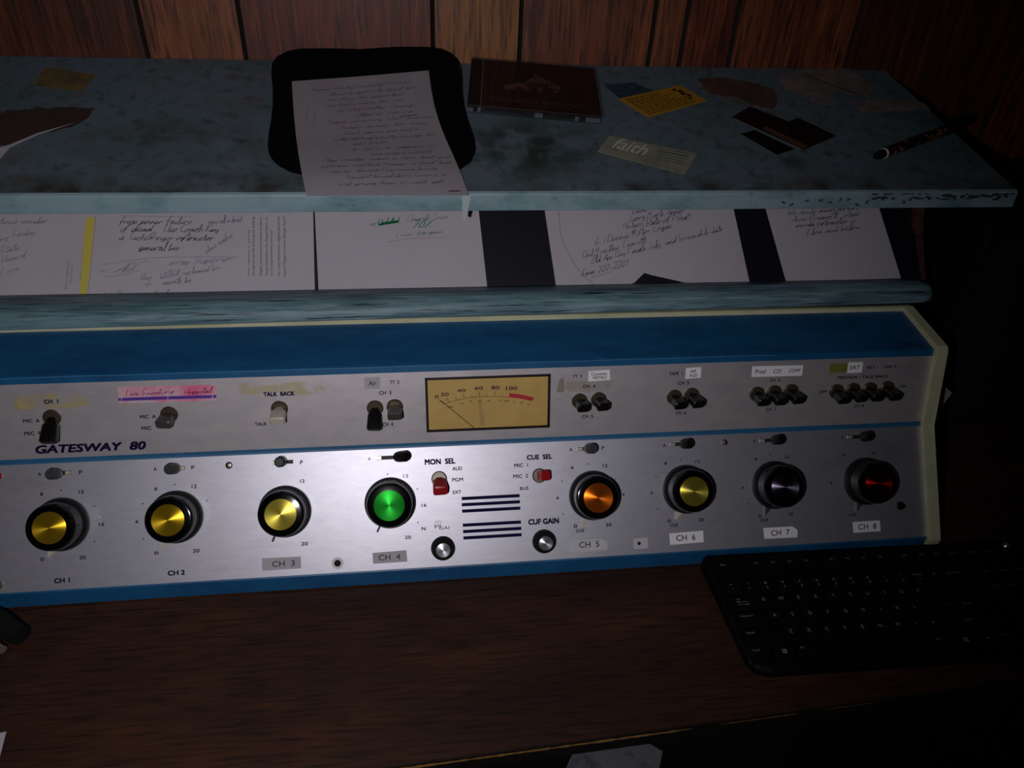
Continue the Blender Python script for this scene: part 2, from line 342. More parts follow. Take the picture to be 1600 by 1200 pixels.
# ------------------------------------------------------------------ the sloping shelf unit behind the console
CB = Vector((0, .8, .75))
unit = thing('shelf_unit', 'blue painted wooden shelf unit with sloping top and copy board behind the console', 'shelf unit', CB)
bm = bmesh.new()   # top board: rounded front corners, end cut askew
def toprow(v, h): return [FS.P(-900, v, h)-CB, FS.P(683.5-.258*v, v, h)-CB]
prof = []
ft = FS.P(0, 0, 0)
sec = [(0, 245.5, 0), (0, 4, 0), (0, 1.2, -.8), (0, 0, -2.8), (0, -4.6, -18.6), (0, -3.0, -20.4), (0, 245.5, -20.7)]
L_ = [bm.verts.new(FS.P(-900, v, h)-CB) for _, v, h in sec]; R_ = []
for _, v, h in sec:
    R_.append(bm.verts.new(FS.P(684-.258*v, v, h)-CB))
n = len(sec)
for i in range(n): bm.faces.new((L_[i], R_[i], R_[(i+1) % n], L_[(i+1) % n])).material_index = 1 if i in (1, 2, 3, 4) else 0
bm.faces.new(L_); bm.faces.new(R_[::-1])
obj('top_board', bm, [PAINT, EDGEP], unit)
bm = bmesh.new()   # dirt rim under the front lip and chipped paint, pen stars on the lip
FE = Frame(FS.P(0, -4.6, -18.6), FS.P(0, 0, -2.8)-FS.P(0, -4.6, -18.6))
rnd = random.Random(9)
for k, u in enumerate([404, 414, 431, 447, 459, 470, 480, 492, 503, 520, 533, 548]):
    v = 6+rnd.uniform(-2, 5)
    for j in range(3):
        a = rnd.uniform(0, 1)+j*1.05; r = rnd.uniform(1.8, 3.6)
        ribbon(bm, FE, [(u-r*math.cos(a), v-r*math.sin(a)), (u+r*math.cos(a), v+r*math.sin(a))], .8, .25, base=CB)
obj('ink_star', bm, mat('navy_ink', (18, 30, 64), .7), unit)['label'] = 'row of small inked stars along the front lip'
bm = bmesh.new()
for k in range(46):
    u = 505+rnd.random()**.8*172; v = rnd.uniform(9.5, 17.5); a = rnd.uniform(2, 9); b = rnd.uniform(.8, 2.4)
    pts = [(u+a*math.cos(t*.9)*rnd.uniform(.6, 1), max(.3, min(17.2, v+b*math.sin(t*.9)*rnd.uniform(.6, 1)))) for t in range(7)]
    poly(bm, FE, pts, .18+k*.002, base=CB)
obj('chipped_paint', bm, mat('worn_dark_wood', (46, 54, 52), .9), unit)
# copy board
bm = bmesh.new()
prism(bm, [Vector((-.88, y, z))-CB for y, z in ((.742, .977), (.868, 1.103), (.874, 1.097), (.748, .971))], (1.484, 0, 0))
obj('copy_board', bm, NAVY, unit)
# ledge moulding
bm = bmesh.new()
def ledge_sec(x):
    y0 = .697+(x+.45)/1.05*.0135
    return [(y0+.002, .9688), (y0-.001, .9715), (y0-.0015, .976), (y0+.001, .982), (y0+.006, .986), (y0+.013, .9885), (y0+.021, .9885), (.734, .987), (.742, .985), (.7475, .981), (.7475, .9735), (.7475, .9688)]
rings = []
xs = [-.88, .588, .596, .601, .604]; sc = [1, 1, .93, .8, .55]; cy, cz = .728, .977
for x, s in zip(xs, sc): rings.append([bm.verts.new(Vector((x, cy+(y-cy)*s, cz+(z-cz)*s))-CB) for y, z in ledge_sec(x)])
for a, b in zip(rings, rings[1:]):
    for i in range(12): bm.faces.new((a[i], b[i], b[(i+1) % 12], a[(i+1) % 12]))
bm.faces.new(rings[0]); bm.faces.new(rings[-1][::-1])
obj('ledge', bm, LEDGEP, unit, smooth=True)
bm = bmesh.new()
FG = Frame((0, .7030, .9700), (0, .0, 1)); FG.u = Vector((1, .01286, 0)).normalized(); FG.n = FG.u.cross(FG.v)
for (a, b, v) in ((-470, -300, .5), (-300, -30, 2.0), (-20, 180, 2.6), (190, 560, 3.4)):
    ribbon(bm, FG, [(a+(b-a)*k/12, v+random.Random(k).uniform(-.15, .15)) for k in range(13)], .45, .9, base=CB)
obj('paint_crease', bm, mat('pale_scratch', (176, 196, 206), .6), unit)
bm = bmesh.new()
poly(bm, FG, [(196, 3), (240, 3.2), (238, 8.5), (199, 8.4)], 1.2, base=CB)
obj('tape_scrap', bm, mat('dull_tape', (120, 128, 140), .5), unit)
for x in (.6025, -.895):
    bm = bmesh.new()
    prism(bm, [Vector((x, y, z))-CB for y, z in ((.752, .751), (.752, .975), (.79, 1.02), (.826, 1.092), (.975, 1.137), (.975, .751))], (.013, 0, 0))
    obj('side_board', bm, mat('dark_side_board', (12, 12, 16), .7), unit)
bm = bmesh.new()
prism(bm, [Vector((.6022, y, z))-CB for y, z in ((.750, .90), (.750, .976), (.788, 1.021), (.822, 1.088), (.826, 1.088), (.792, 1.018), (.754, .973), (.754, .90))], (.0136, 0, 0))
obj('raw_front_edge', bm, wood('raw_red_wood', (82, 46, 36), (54, 30, 24), (96, 58, 46), 'z', .7), unit)

# ------------------------------------------------------------------ the console
KB = Vector((0, .62, .75))
con = thing('audio_console', 'vintage blue and silver eight channel broadcast mixing console on the dark desk', 'mixing console', KB)
XL, XR = -.80, .5635
P_ = {'B0': (.52349, .7525), 'B1': (.52349, .77271), 'B2': (.60489, .87281), 'B3': (.63187, .94979), 'B4': (.63426, .9566), 'B5': (.70398, .96344)}
def shell(bm, pts, x0, x1, mi=0): return prism(bm, [Vector((x0, y, z))-KB for y, z in pts], (x1-x0, 0, 0), mi)
bm = bmesh.new()    # body: everything behind the panels (1.2 mm back)
shell(bm, [(.5250, .7525), (.5250, .77271), (.6062, .87240), (.6330, .9490), (.7030, .9560), (.7100, .9560), (.7100, .7525)], XL, XR)
obj('cabinet_body', bm, mat('dark_steel', (30, 40, 60), .6), con)
def plate(bm, a, b, th, x0=XL, x1=XR):
    a = Vector((0, *a)); b = Vector((0, *b)); d = (b-a).normalized(); n = Vector((1, 0, 0)).cross(d)
    prism(bm, [Vector((x0, 0, 0))+q-KB for q in (a, b, b-n*th, a-n*th)], (x1-x0, 0, 0))
bm = bmesh.new(); plate(bm, P_['B1'], P_['B2'], .0015); lower = obj('lower_panel', bm, SILVER, con)
bm = bmesh.new(); v0, v1 = 0.5, 81.5
plate(bm, tuple(FU.P(0, 3.2)[1:]), tuple(FU.P(0, 81.57-6.8)[1:]) if False else tuple(FU.P(0, 81.3)[1:]), .0015); upper = obj('upper_panel', bm, SILVERU, con)
bm = bmesh.new()
a = FU.P(0, 3.2, .4); b = FL.P(0, 127.2, .4)
prism(bm, [Vector((XL, 0, 0))+q-KB for q in (FU.P(0, 3.2, .5), FU.P(0, 0, .6), FL.P(0, 126.8, .5), FL.P(0, 126.8, -1), FU.P(0, 0, -1.5), FU.P(0, 3.2, -1))], (XR-XL, 0, 0))
obj('divider_strip', bm, BLUES, con)
bm = bmesh.new()    # blue top cover with its turned-down lip
sec = [FU.P(0, 81.3, 1.0), FU.P(0, 88.0, 1.2), FT.P(0, 1.6, .4), FT.P(0, 70.0, 0), FT.P(0, 70.0, -1.5), FT.P(0, 3, -1.5), FU.P(0, 81.3, -.8)]
prism(bm, [Vector((XL, 0, 0))+q-KB for q in sec], (XR-XL, 0, 0))
obj('top_cover', bm, BLUE, con)
bm = bmesh.new(); shell(bm, [(.5225, .7525), (.5225, .7722), (.5240, .7733), (.5262, .7733), (.5262, .7525)], XL, XR); obj('front_lip', bm, BLUE, con)
bm = bmesh.new(); shell(bm, [(.7042, .9500), (.7042, .9668), (.7062, .9680), (.7120, .9670), (.7140, .9640), (.7140, .7540), (.7105, .7540), (.7105, .9500)], XL, XR); obj('rear_trim', bm, BEIGE, con)
ep = [(.5215, .7525), (.5185, .7545), (.5120, .7715), (.5995, .8760), (.6275, .9650), (.6300, .9680), (.7060, .9735), (.7145, .9700), (.7145, .7525)]
ep = [(.530, .7512), (.5180, .7600), (.5170, .7740), (.6000, .8740), (.6270, .9580), (.6310, .9625), (.7060, .9684), (.7145, .9660), (.7145, .7512)]
for x0 in (XR+.0002, XL-.0137):
    bm = bmesh.new(); shell(bm, ep, x0, x0+.0135)
    bmesh.ops.bevel(bm, geom=list(bm.edges), offset=.0009, segments=2, affect='EDGES')
    obj('end_plate', bm, BEIGE, con)
# printed legends
LOW = [
    ('CH 1', (-364.9, 9.8, 14.4, 4.5), .028, 0),
    ('A', (-384.4, 116.4, 3.0, 3.2), .015, 0),
    ('P', (-345.7, 116.5, 3.0, 3.9), .015, 0),
    ('8', (-382.8, 96.5, 2.4, 3.5), .015, 0),
    ('12', (-345.4, 96.9, 4.8, 3.5), .015, 0),
    ('16', (-326.5, 63.5, 4.9, 3.5), .015, 0),
    ('20', (-345.2, 31.4, 6.1, 3.5), .015, 0),
    ('0', (-383.1, 31.8, 3.3, 3.5), .015, 0),
    ('CH 2', (-255.7, 10.6, 16.2, 4.5), .028, 0),
    ('A', (-274.1, 116.3, 3.1, 3.3), .015, 0),
    ('P', (-237.3, 116.2, 2.9, 3.9), .015, 0),
    ('8', (-273.9, 96.2, 2.5, 3.2), .015, 0),
    ('12', (-236.4, 97.0, 5.0, 3.6), .015, 0),
    ('4', (-293.1, 64.0, 3.1, 3.3), .015, 0),
    ('0', (-274.5, 31.7, 3.7, 3.2), .015, 0),
    ('20', (-235.9, 31.6, 6.3, 3.5), .015, 0),
    ('P', (-129.0, 116.5, 2.6, 4.0), .015, 0),
    ('12', (-128.6, 97.3, 4.5, 3.3), .015, 0),
    ('20', (-128.1, 32.5, 6.5, 3.6), .015, 0),
    ('16', (-4.1, 65.7, 5.0, 3.3), .015, 0),
    ('20', (-21.9, 33.1, 6.3, 3.3), .015, 0),
    ('MON  SEL', (14.3, 111.0, 31.7, 5.4), .028, 0),
    ('AUD', (32.3, 102.7, 10.2, 3.7), .015, 0),
    ('PGM', (32.2, 90.9, 11.5, 3.7), .015, 0),
    ('EXT', (31.1, 77.7, 8.8, 3.4), .015, 0),
    ('N', (-5.3, 41.2, 4.0, 3.4), .015, 0),
    ('CUE  SEL', (121.2, 111.0, 27.2, 4.8), .028, 0),
    ('MIC  1', (100.7, 103.0, 14.6, 3.8), .015, 0),
    ('MIC  2', (99.9, 91.4, 15.9, 3.7), .015, 0),
    ('BUS', (103.2, 78.2, 9.0, 3.4), .015, 0),
    ('CUF GAIN', (122.9, 41.9, 32.7, 5.5), .028, 0),
    ('A', (155.8, 117.4, 3.2, 3.4), .015, 0),
    ('P', (191.3, 117.6, 2.9, 3.5), .015, 0),
    ('8', (156.4, 97.7, 2.8, 3.1), .015, 0),
    ('12', (192.9, 98.4, 5.0, 3.4), .015, 0),
    ('4', (138.9, 66.1, 2.8, 3.4), .015, 0),
    ('16', (211.1, 66.3, 4.2, 3.1), .015, 0),
    ('0', (157.3, 34.9, 3.5, 3.8), .015, 0),
    ('20', (194.0, 34.3, 6.4, 3.5), .015, 0),
    ('CUE', (162.3, 29.8, 9.1, 3.4), .015, 0),
    ('A', (260.3, 117.4, 3.2, 3.2), .015, 0),
    ('8', (260.8, 97.7, 2.9, 3.2), .015, 0),
    ('12', (297.3, 98.2, 5.1, 3.1), .015, 0),
    ('4', (243.4, 66.4, 2.5, 3.1), .015, 0),
    ('20', (298.2, 34.1, 6.2, 3.5), .015, 0),
    ('0', (261.8, 34.7, 3.6, 3.4), .015, 0),
    ('CUE', (267.0, 29.9, 9.0, 3.5), .015, 0),
    ('A', (364.2, 117.9, 3.0, 3.2), .015, 0),
    ('8', (364.7, 97.9, 2.6, 3.1), .015, 0),
    ('12', (401.1, 98.5, 4.5, 3.3), .015, 0),
    ('4', (347.4, 66.8, 2.6, 2.8), .015, 0),
    ('0', (365.8, 34.7, 3.0, 3.2), .015, 0),
    ('20', (402.5, 34.9, 5.3, 2.9), .015, 0),
    ('CUE', (370.8, 29.8, 8.9, 3.2), .015, 0),
    ('A', (468.1, 117.5, 2.6, 2.8), .015, 0),
    ('8', (468.5, 97.6, 2.3, 2.8), .015, 0),
    ('12', (505.6, 98.5, 4.7, 2.9), .015, 0),
    ('4', (451.8, 66.7, 2.3, 2.8), .015, 0),
    ('CUE', (475.3, 29.9, 8.4, 2.8), .015, 0),
]
UP = [
    ('CH  1', (-362.7, 62.6, 12.8, 3.9), .028, 0),
    ('MIC  A', (-384.3, 43.4, 15.2, 3.7), .015, 0),
    ('MIC  B', (-385.1, 30.3, 15.9, 3.7), .015, 0),
    ('GATESWAY  80', (-333.4, 12.9, 104.3, 8.2), .028, .25),
    ('MIC  A', (-275.1, 43.3, 15.2, 3.8), .015, 0),
    ('MIC', (-278.0, 31.1, 9.2, 3.8), .015, 0),
    ('TALK  BACK', (-145.9, 62.5, 30.2, 4.1), .028, 0),
    ('TALK', (-166.7, 30.9, 12.0, 3.5), .015, 0),
    ('TT  2', (-29.8, 71.0, 9.5, 3.5), .015, 0),
    ('CH  5', (-39.7, 59.9, 12.4, 3.8), .015, 0),
    ('CH  4', (-38.7, 25.1, 10.6, 3.9), .015, 0),
    ('TT  3', (161.3, 70.7, 9.7, 3.2), .015, 0),
    ('CH  4', (174.4, 59.2, 13.2, 3.6), .015, 0),
    ('CH  5', (173.8, 25.2, 11.9, 3.7), .015, 0),
    ('TAPE  1', (269.0, 70.3, 14.9, 3.6), .015, 0),
    ('CH  5', (278.3, 59.3, 12.2, 3.6), .015, 0),
    ('CH  6', (278.0, 25.1, 11.6, 3.3), .015, 0),
    ('CH  6', (382.1, 58.8, 11.9, 3.3), .015, 0),
    ('CH  7', (381.5, 25.0, 12.0, 3.4), .015, 0),
    ('NET 1   TAPE 3', (504.8, 69.8, 34.4, 3.3), .015, 0),
    ('PREVIEW / TALK BACK', (484.9, 59.0, 59.4, 3.4), .015, 0),
    ('OFF', (439.9, 43.4, 9.0, 3.4), .015, 0),
    ('CH  8', (485.0, 25.1, 11.5, 3.4), .015, 0),
    ('ON', (534.7, 46.4, 7.0, 3.0), .015, 0),
]
bm = bmesh.new()
for F_, tab, par in ((FL, LOW, lower), (FU, UP, upper)):
    for s, q, bd, sh in tab:
        b = bmesh.new(); text_into(b, F_, s, q, .15, bd, sh, base=KB); obj('printed_caption', b, INK, par)
for u, v in [(-364.4, 99.4), (-333.2, 81.8), (-333.8, 46.7), (-255.4, 99.8), (-224.5, 82.0), (-286.9, 82.0), (-286.9, 46.5), (-41.1, 100.1), (-10.6, 83.2), (-11.1, 48.2), (173.8, 101.0), (204.0, 83.6), (144.6, 83.7), (144.5, 48.6), (278.4, 101.1), (249.3, 83.5), (249.5, 48.6), (382.1, 101.4), (353.9, 48.8), (458.7, 48.4)]:
    b = bmesh.new(); poly(b, FL, [(u+.75*math.cos(t*1.047), v+.75*math.sin(t*1.047)) for t in range(6)], .15, base=KB); obj('scale_dot', b, INK, lower)
bm = bmesh.new()
for s, q in (('A', (-59.5, 117.1, 2.6, 3.3)), ('12', (-22.2, 97.5, 5.3, 3.4)), ('M', (9.6, 42.4, 6.1, 3.4)), ('GAI', (16.3, 40.7, 10.8, 3.3))): text_into(bm, FL, s, q, .15, .01, 0, base=KB)
for k in range(5): ribbon(bm, FL, [((6.3, 46.6)[0]+k*1.4, (6.3, 46.6)[1]-3+(k % 2)*4), ((6.3, 46.6)[0]+k*1.4+1.5, (6.3, 46.6)[1]+2)], .4, .14, base=KB)
obj('rubbed_legend', bm, INKG, lower)
for (x0, y0), (x1, y1) in [((35.9, 70.7), (98.0, 70.6)), ((35.7, 64.1), (98.1, 64.1)), ((35.8, 57.4), (98.2, 57.3)), ((36.0, 42.6), (98.3, 42.4)), ((36.1, 35.9), (98.4, 35.6)), ((36.2, 29.1), (98.5, 28.9))]:
    bm = bmesh.new(); vm = (y0+y1)/2; rect(bm, FL, x0, vm-1.7, x1, vm+1.7, .2, .3, base=KB)
    obj('louvre_bar', bm, mat('dark_violet_slot', (26, 20, 62), .9, spec=.08), lower)

# volume knobs: skirt > cap > disc
def vol_knob(u, v, m, pointer, dark=False, rot=0):
    b = bmesh.new(); lathe(b, [(0, .1), (26.0, .1), (26.6, 1.2), (26.6, 3.5), (25.6, 8.5), (24.4, 10), (0, 10)], 56)
    k = obj('volume_knob', b, PLASTIC, con, True, FL.M(u, v, 0, rot, KB))
    b = bmesh.new(); prof = [(0, 9.9), (23.9, 9.9), (23.4, 12), (23.2, 22.5), (22.6, 25.0), (21.6, 26.4), (20.2, 26.8), (0, 26.8)]
    lathe(b, prof, 56); c = obj('knob_cap', b, GLOSS, k, True)
    b = bmesh.new(); lathe(b, [(0, 26.5), (15.6, 26.5), (15.6, 27.0), (15.4, 27.1), (0, 27.1)], 56); obj('metal_disc', b, m, c, True)
    b = bmesh.new()
    if pointer == 'fin':      # clear plastic pointer under the skirt
        a = math.radians(248); r0, r1 = 20, 35.5
        prism(b, [(r0*math.cos(a-.24), r0*math.sin(a-.24), .3), (r1*math.cos(a), r1*math.sin(a), .3), (r0*math.cos(a+.4), r0*math.sin(a+.4), .3)], (0, 0, 2.6)); obj('pointer', b, CLEARP if not dark else GREYP, k)
    elif pointer == 'stub':
        a = math.radians(244 if m is not PALEGOLD else 246); p = Vector((29, 0, 1.2))
        box(b, (0, 0, 0), (8, 2, 2.2), M=Matrix.Rotation(a, 4, 'Z') @ Matrix.Translation(p)); obj('pointer', b, PLASTIC, k)
    return k
VK = [(-363.8, 65.7), (-254.2, 67.2), (-146.6, 67.0), (-39.1, 70.3), (177.8, 67.1), (282.2, 68.5), (384.4, 68.2), (492.7, 67.1)]
for (u, v), m, p, d in zip(VK, (GOLD, GOLD, PALEGOLD, GREEN, ORANGE, PALEGOLD, VIOLET, REDM), ('fin', 'fin', 'stub', 'stub', 'fin', 'fin', 'fin', 'fin'), (0, 0, 0, 0, 0, 0, 1, 1)):
    vol_knob(u, v, m, p, d)
for u, v in [(14.2, 19.9), (122.1, 20.9)]:
    b = bmesh.new(); lathe(b, [(0, .1), (12.3, .1), (12.6, 1.5), (12.2, 6), (9.3, 13.2), (8.2, 14.6), (0, 14.6)], 40); k = obj('gain_knob', b, RUBBER, con, True, FL.M(u, v, 0, 0, KB))
    b = bmesh.new(); lathe(b, [(0, 14.5), (7.3, 14.5), (7.3, 15.3), (7.0, 15.5), (0, 15.5)], 40); obj('metal_disc', b, STEEL, k, True)

# toggles on the upper panel: bushing > lever
def toggle(F, base, tip, hb, ht, m, wt=11.5, rb=8.4, tb=5.2, name='toggle_switch', bm_=BRASS):
    b = bmesh.new(); lathe(b, [(0, .1), (rb, .1), (rb, 2.2), (rb-1.0, 3.2), (rb-1.9, 3.2), (rb-2.1, 1.6), (0, 1.6)], 28)
    s = obj(name, b, bm_, con, True, F.M(*base, 0, 0, KB))
    b = bmesh.new(); M = F.M(*base, 0, 0, Vector((0, 0, 0)), 1)
    d = Vector((tip[0]-base[0], tip[1]-base[1], ht)); L = d.length; z = d.normalized(); x = Vector((1, 0, 0)); x = (x-z*x.dot(z)).normalized(); y = z.cross(x)
    R = Matrix(((x.x, y.x, z.x, 0), (x.y, y.y, z.y, 0), (x.z, y.z, z.z, 0), (0, 0, 0, 1)))
    rows = [(1.0, 3.4, 2.8), (L*.22, wt*.38, tb*.6), (L*.34, wt*.5, tb*.8), (L-1.2, wt*.53, tb*.9), (L, wt*.44, tb*.7)]
    rs = []
    for t, a, c in rows:
        pts = []
        for k in range(16):
            th = 2*math.pi*(k+.5)/16; cx, sy = math.cos(th), math.sin(th)
            pts.append(b.verts.new(R @ Vector((a*abs(cx)**.35*math.copysign(1, cx), c*abs(sy)**.45*math.copysign(1, sy), t))))
        rs.append(pts)
    for p, q in zip(rs, rs[1:]):
        for k in range(16): b.faces.new((p[k], p[(k+1) % 16], q[(k+1) % 16], q[k]))
    b.faces.new(rs[0]); b.faces.new(rs[-1])
    obj('lever', b, m, s, True)
    return s
STEELR = mat('dull_nickel_ring', (120, 112, 104), .45, .7)
LEVD = mat('black_bakelite_lever', (15, 14, 15), .35); LEVG = mat('worn_grey_lever', (64, 61, 60), .4)
for bp, tp, h, m, wt in [
    ((-364.3, 46.3), (-364.2, 26.0), 17, LEVD, 14), ((-254.1, 45.2), (-256.0, 39.7), 18, LEVG, 13.5), ((-146.6, 47.0), (-146.8, 39.1), 18, CLEARP, 13.5),
    ((-50.9, 44.0), (-52.2, 24.6), 14, LEVD, 13), ((-30.6, 44.6), (-30.4, 39.1), 18, LEVG, 13),
    ((164.2, 43.4), (165.9, 40.3), 18, LEVD, 12), ((185.1, 44.1), (187.2, 40.8), 18, LEVD, 12),
    ((268.7, 43.8), (271.1, 39.3), 19, LEVD, 12.5), ((288.0, 45.3), (290.8, 40.0), 19, LEVD, 12.5),
    ((362.4, 44.0), (363.8, 39.3), 19, LEVD, 12.5), ((382.2, 44.8), (383.3, 39.3), 19, LEVD, 12.5), ((401.5, 45.6), (403.6, 40.0), 19, LEVD, 12.5),
    ((454.9, 43.6), (456.2, 38.0), 19, LEVD, 12.5), ((474.5, 44.4), (476.1, 39.4), 19, LEVD, 12.5), ((494.3, 44.4), (494.8, 39.5), 19, LEVD, 12.5), ((514.9, 45.2), (515.9, 39.4), 19, LEVD, 12.5)]:
    toggle(FU, bp, tp, 0, h, m, wt+1)
toggle(FL, (12.7, 92.8), (13.6, 80.9), 0, 17, RED, 14.5, 8.2, 6.5, 'selector_switch', STEELR)
toggle(FL, (120.0, 91.1), (125.2, 92.1), 0, 16, RED, 10.5, 7.8, 6.0, 'selector_switch', STEELR)

# A / P lever keys: slot plate > lever, blade coloured pale in place of its glint
for x0, x1, bp, tp, m in [
    ((-373.5, 116.5), (-354.2, 116.9), (-365.7, 116.1), (-367.9, 116.8), GREYP), ((-262.0, 115.8), (-245.1, 116.6), (-252.6, 116.0), (-256.8, 116.6), GREYP),
    ((-158.1, 117.5), (-137.4, 117.9), (-148.4, 118.4), (-148.3, 118.7), PLASTIC), ((-51.9, 117.4), (-29.5, 117.7), (-32.2, 117.8), (-19.8, 118.8), PLASTIC),
    ((163.6, 117.4), (178.5, 117.8), (173.5, 117.7), (177.7, 118.2), GREYP), ((267.6, 117.8), (289.5, 118.3), (280.7, 117.9), (284.5, 119.1), PLASTIC),
    ((370.9, 117.6), (392.0, 118.2), (386.0, 117.7), (388.7, 119.2), PLASTIC), ((475.0, 117.6), (495.9, 117.4), (491.2, 116.9), (492.9, 118.7), PLASTIC)]:
    b = bmesh.new(); cu, cv = (x0[0]+x1[0])/2, (x0[1]+x1[1])/2; w2 = (x1[0]-x0[0])/2
    rect(b, Frame((0, 0, 0), (0, 1, 0)), -w2*1000/1000, -2, w2, 2, .25, .3)
    for vtx in b.verts: vtx.co *= 1000
    k = obj('lever_key', b, mat('slot_shadow', (26, 18, 22), .6), con, False, FL.M(cu, cv, 0, 0, KB))
    b = bmesh.new(); q0 = Vector((bp[0]-cu, bp[1]-cv, 0)); q1 = Vector((tp[0]-cu, tp[1]-cv, 16)); d = q1-q0
    tube(b, [q0+d*.06, q0+d*.14, q0+d*.3, q0+d*.9, q0+d*1.0], [4.0, 5.1, 5.6, 5.5, 4.2], 18); obj('lever', b, m, k, True)
    b = bmesh.new(); box(b, ((x0[0] if tp[0] > bp[0] else x1[0]-9)-cu+(2 if tp[0] > bp[0] else 6), 0, .5), (5.5, 3, .7)); obj('contact_blade_glint', b, mat('blade_glint', (214, 200, 180), .35, .5), k)

# screws and lamps
def screw(q, r, m, h=1.8, F=FL, name='screw'):
    b = bmesh.new(); lathe(b, [(0, .05), (r, .05), (r, h*.4), (r*.75, h*.85), (r*.3, h), (0, h)], 20); return obj(name, b, m, con, True, F.M(*q, 0, 0, KB))
for q, r, m, h in (((-201.6, 116.9), 3.6, CHROME, 1.6), ((-95.2, 10.5), 3.4, RUBBER, 1.8), ((226.9, 12.3), 1.9, RUBBER, .5), ((329.3, 118.0), 3.4, CHROME, 2.6), ((533.1, 37.3), 4.8, GLOSS, 5)):
    screw(q, r, m, h)
b = bmesh.new(); lathe(b, [(3.4, .04), (6, .04), (6, .3), (3.4, .3)], 24); obj('washer_mark', b, mat('pale_ring', (214, 208, 214), .6), con, False, FL.M(*(-95.2, 10.5), 0, 0, KB))
b = bmesh.new(); rect(b, FL, *(220.6, 6.5), *(236.9, 18.0), .12, base=KB); obj('tape_patch', b, mat('clear_tape', (196, 192, 200), .35), lower)
screw((-423.2, 116.3), 4, RED, 4, name='pilot_lamp'); screw((-425.6, 9.2), 5.5, mat('dull_green_lens', (70, 96, 34), .3), 6, name='pilot_lamp')

# stuck-on labels
def sticker(F, par, pts, m, items, h=.22):
    b = bmesh.new(); poly(b, F, pts, h, .15, base=KB); s = obj('paper_label', b, m, par)
    for i, it in enumerate(items):
        b = bmesh.new(); text_into(b, F, it[0], it[1], h+.06, .006, it[2] if len(it) > 2 else 0, base=KB); obj('lettering', b, BLACKINK, s)
sticker(FL, lower, [(-171.4, 20.0), (-132.3, 19.6), (-132.3, 7.5), (-171.1, 7.3)], LABELG, [('CH  3', (-149.8, 13.5, 22.4, 5.9))])
sticker(FL, lower, [(-59.2, 18.9), (-24.0, 19.8), (-23.4, 7.8), (-58.9, 7.6)], LABELG, [('CH  4', (-41.8, 13.5, 22.5, 5.9))])
sticker(FL, lower, [(148.9, 19.6), (185.6, 19.9), (191.8, 15.7), (191.4, 7.5), (149.8, 6.5)], mat('translucent_label', (196, 194, 200), .6), [('CH  5', (171.6, 14.5, 21.8, 6.2))])
sticker(FL, lower, [(261.2, 21.1), (299.8, 22.1), (299.9, 9.5), (261.7, 8.6)], LABELW, [('CH  6', (279.8, 15.6, 21.8, 6.3))])
sticker(FL, lower, [(369.2, 21.1), (403.3, 21.0), (409.1, 16.7), (408.6, 8.6), (370.0, 9.0)], LABELW, [('CH  7', (388.7, 15.0, 21.6, 6.0))])
sticker(FL, lower, [(474.8, 22.0), (507.6, 22.0), (508.0, 9.8), (475.3, 9.8)], LABELW, [('CH  8', (492.2, 16.0, 21.6, 6.1))])
sticker(FU, upper, [(-59.8, 77.1), (-44.1, 77.0), (-44.7, 64.6), (-60.5, 64.8)], LABELG, [('Air', (-52.1, 70.7, 7.7, 4.8))])
sticker(FU, upper, [(173.1, 75.9), (195.9, 77.0), (197.1, 65.6), (173.2, 64.6)], LABELW, [('Cassette', (184.7, 72.7, 16.6, 3.2)), ('METRO', (185.5, 68.4, 14.6, 3.2))])
sticker(FU, upper, [(279.9, 76.0), (296.6, 76.5), (297.2, 64.6), (279.8, 63.8)], LABELW, [('AIR', (288.0, 72.2, 6.5, 3.3), .15), ('AUD', (288.4, 67.5, 8.6, 3.3))])
sticker(FU, upper, [(354.4, 75.4), (412.7, 75.0), (412.7, 62.9), (354.5, 63.4)], LABELW, [('Prod', (364.1, 69.3, 12.4, 5.1), .2), ('CD', (383.5, 69.0, 8.9, 4.4), .15), ('COMP', (403.4, 69.1, 13.3, 4.0), .15)])
sticker(FU, upper, [(464.9, 76.6), (482.2, 76.4), (482.5, 64.3), (464.8, 64.1)], LABELW, [('SAT', (473.3, 70.5, 12.1, 4.4), .1)])
sticker(FU, upper, [(443.8, 75.5), (464.7, 75.5), (464.7, 65.2), (444.4, 65.2)], mat('olive_tape', (112, 120, 40), .6), [], .15)
# pink highlighted tape with violet stripe
b = bmesh.new(); poly(b, FU, [(-299.0, 75.4), (-205.7, 74.4), (-207.6, 57.6), (-300.2, 58.5)], .2, .12, base=KB); tp = obj('paper_label', b, mat('pink_streaked_tape', (206, 178, 188), .6, noise=[((224, 100, 142), 14, (1, 1, 1), .50, .64)]), upper)
tp['label'] = 'pink highlighted strip with a violet stripe and handwriting'
b = bmesh.new()
for p in ([(-300.2, 60.8), (-297.8, 60.8), (-297.3, 64.0), (-300.0, 64.0)], [(-297.2, 60.8), (-254.0, 60.7), (-253.6, 64.1), (-296.7, 64.0)], [(-253.4, 60.7), (-211.2, 60.6), (-210.9, 63.7), (-253.0, 64.1)], [(-210.3, 60.6), (-207.2, 60.6), (-206.9, 63.7), (-210.0, 63.7)]):
    poly(b, FU, p, .27, base=KB)
obj('violet_stripe', b, mat('violet_print', (84, 44, 150), .6), tp)
b = bmesh.new(); handwrite(b, FU, 'Live', (-293.1, 66.2), (-280.4, 66.4), 6, .5, .3, base=KB); handwrite(b, FU, 'Speaking', (-278.0, 66.3), (-247.0, 67.2), 6.2, .5, .3, base=KB)
handwrite(b, FU, 'Hospital', (-237.4, 65.5), (-211.5, 66.6), 6, .5, .3, base=KB); obj('handwriting', b, mat('red_violet_pen', (130, 40, 80), .8), tp)
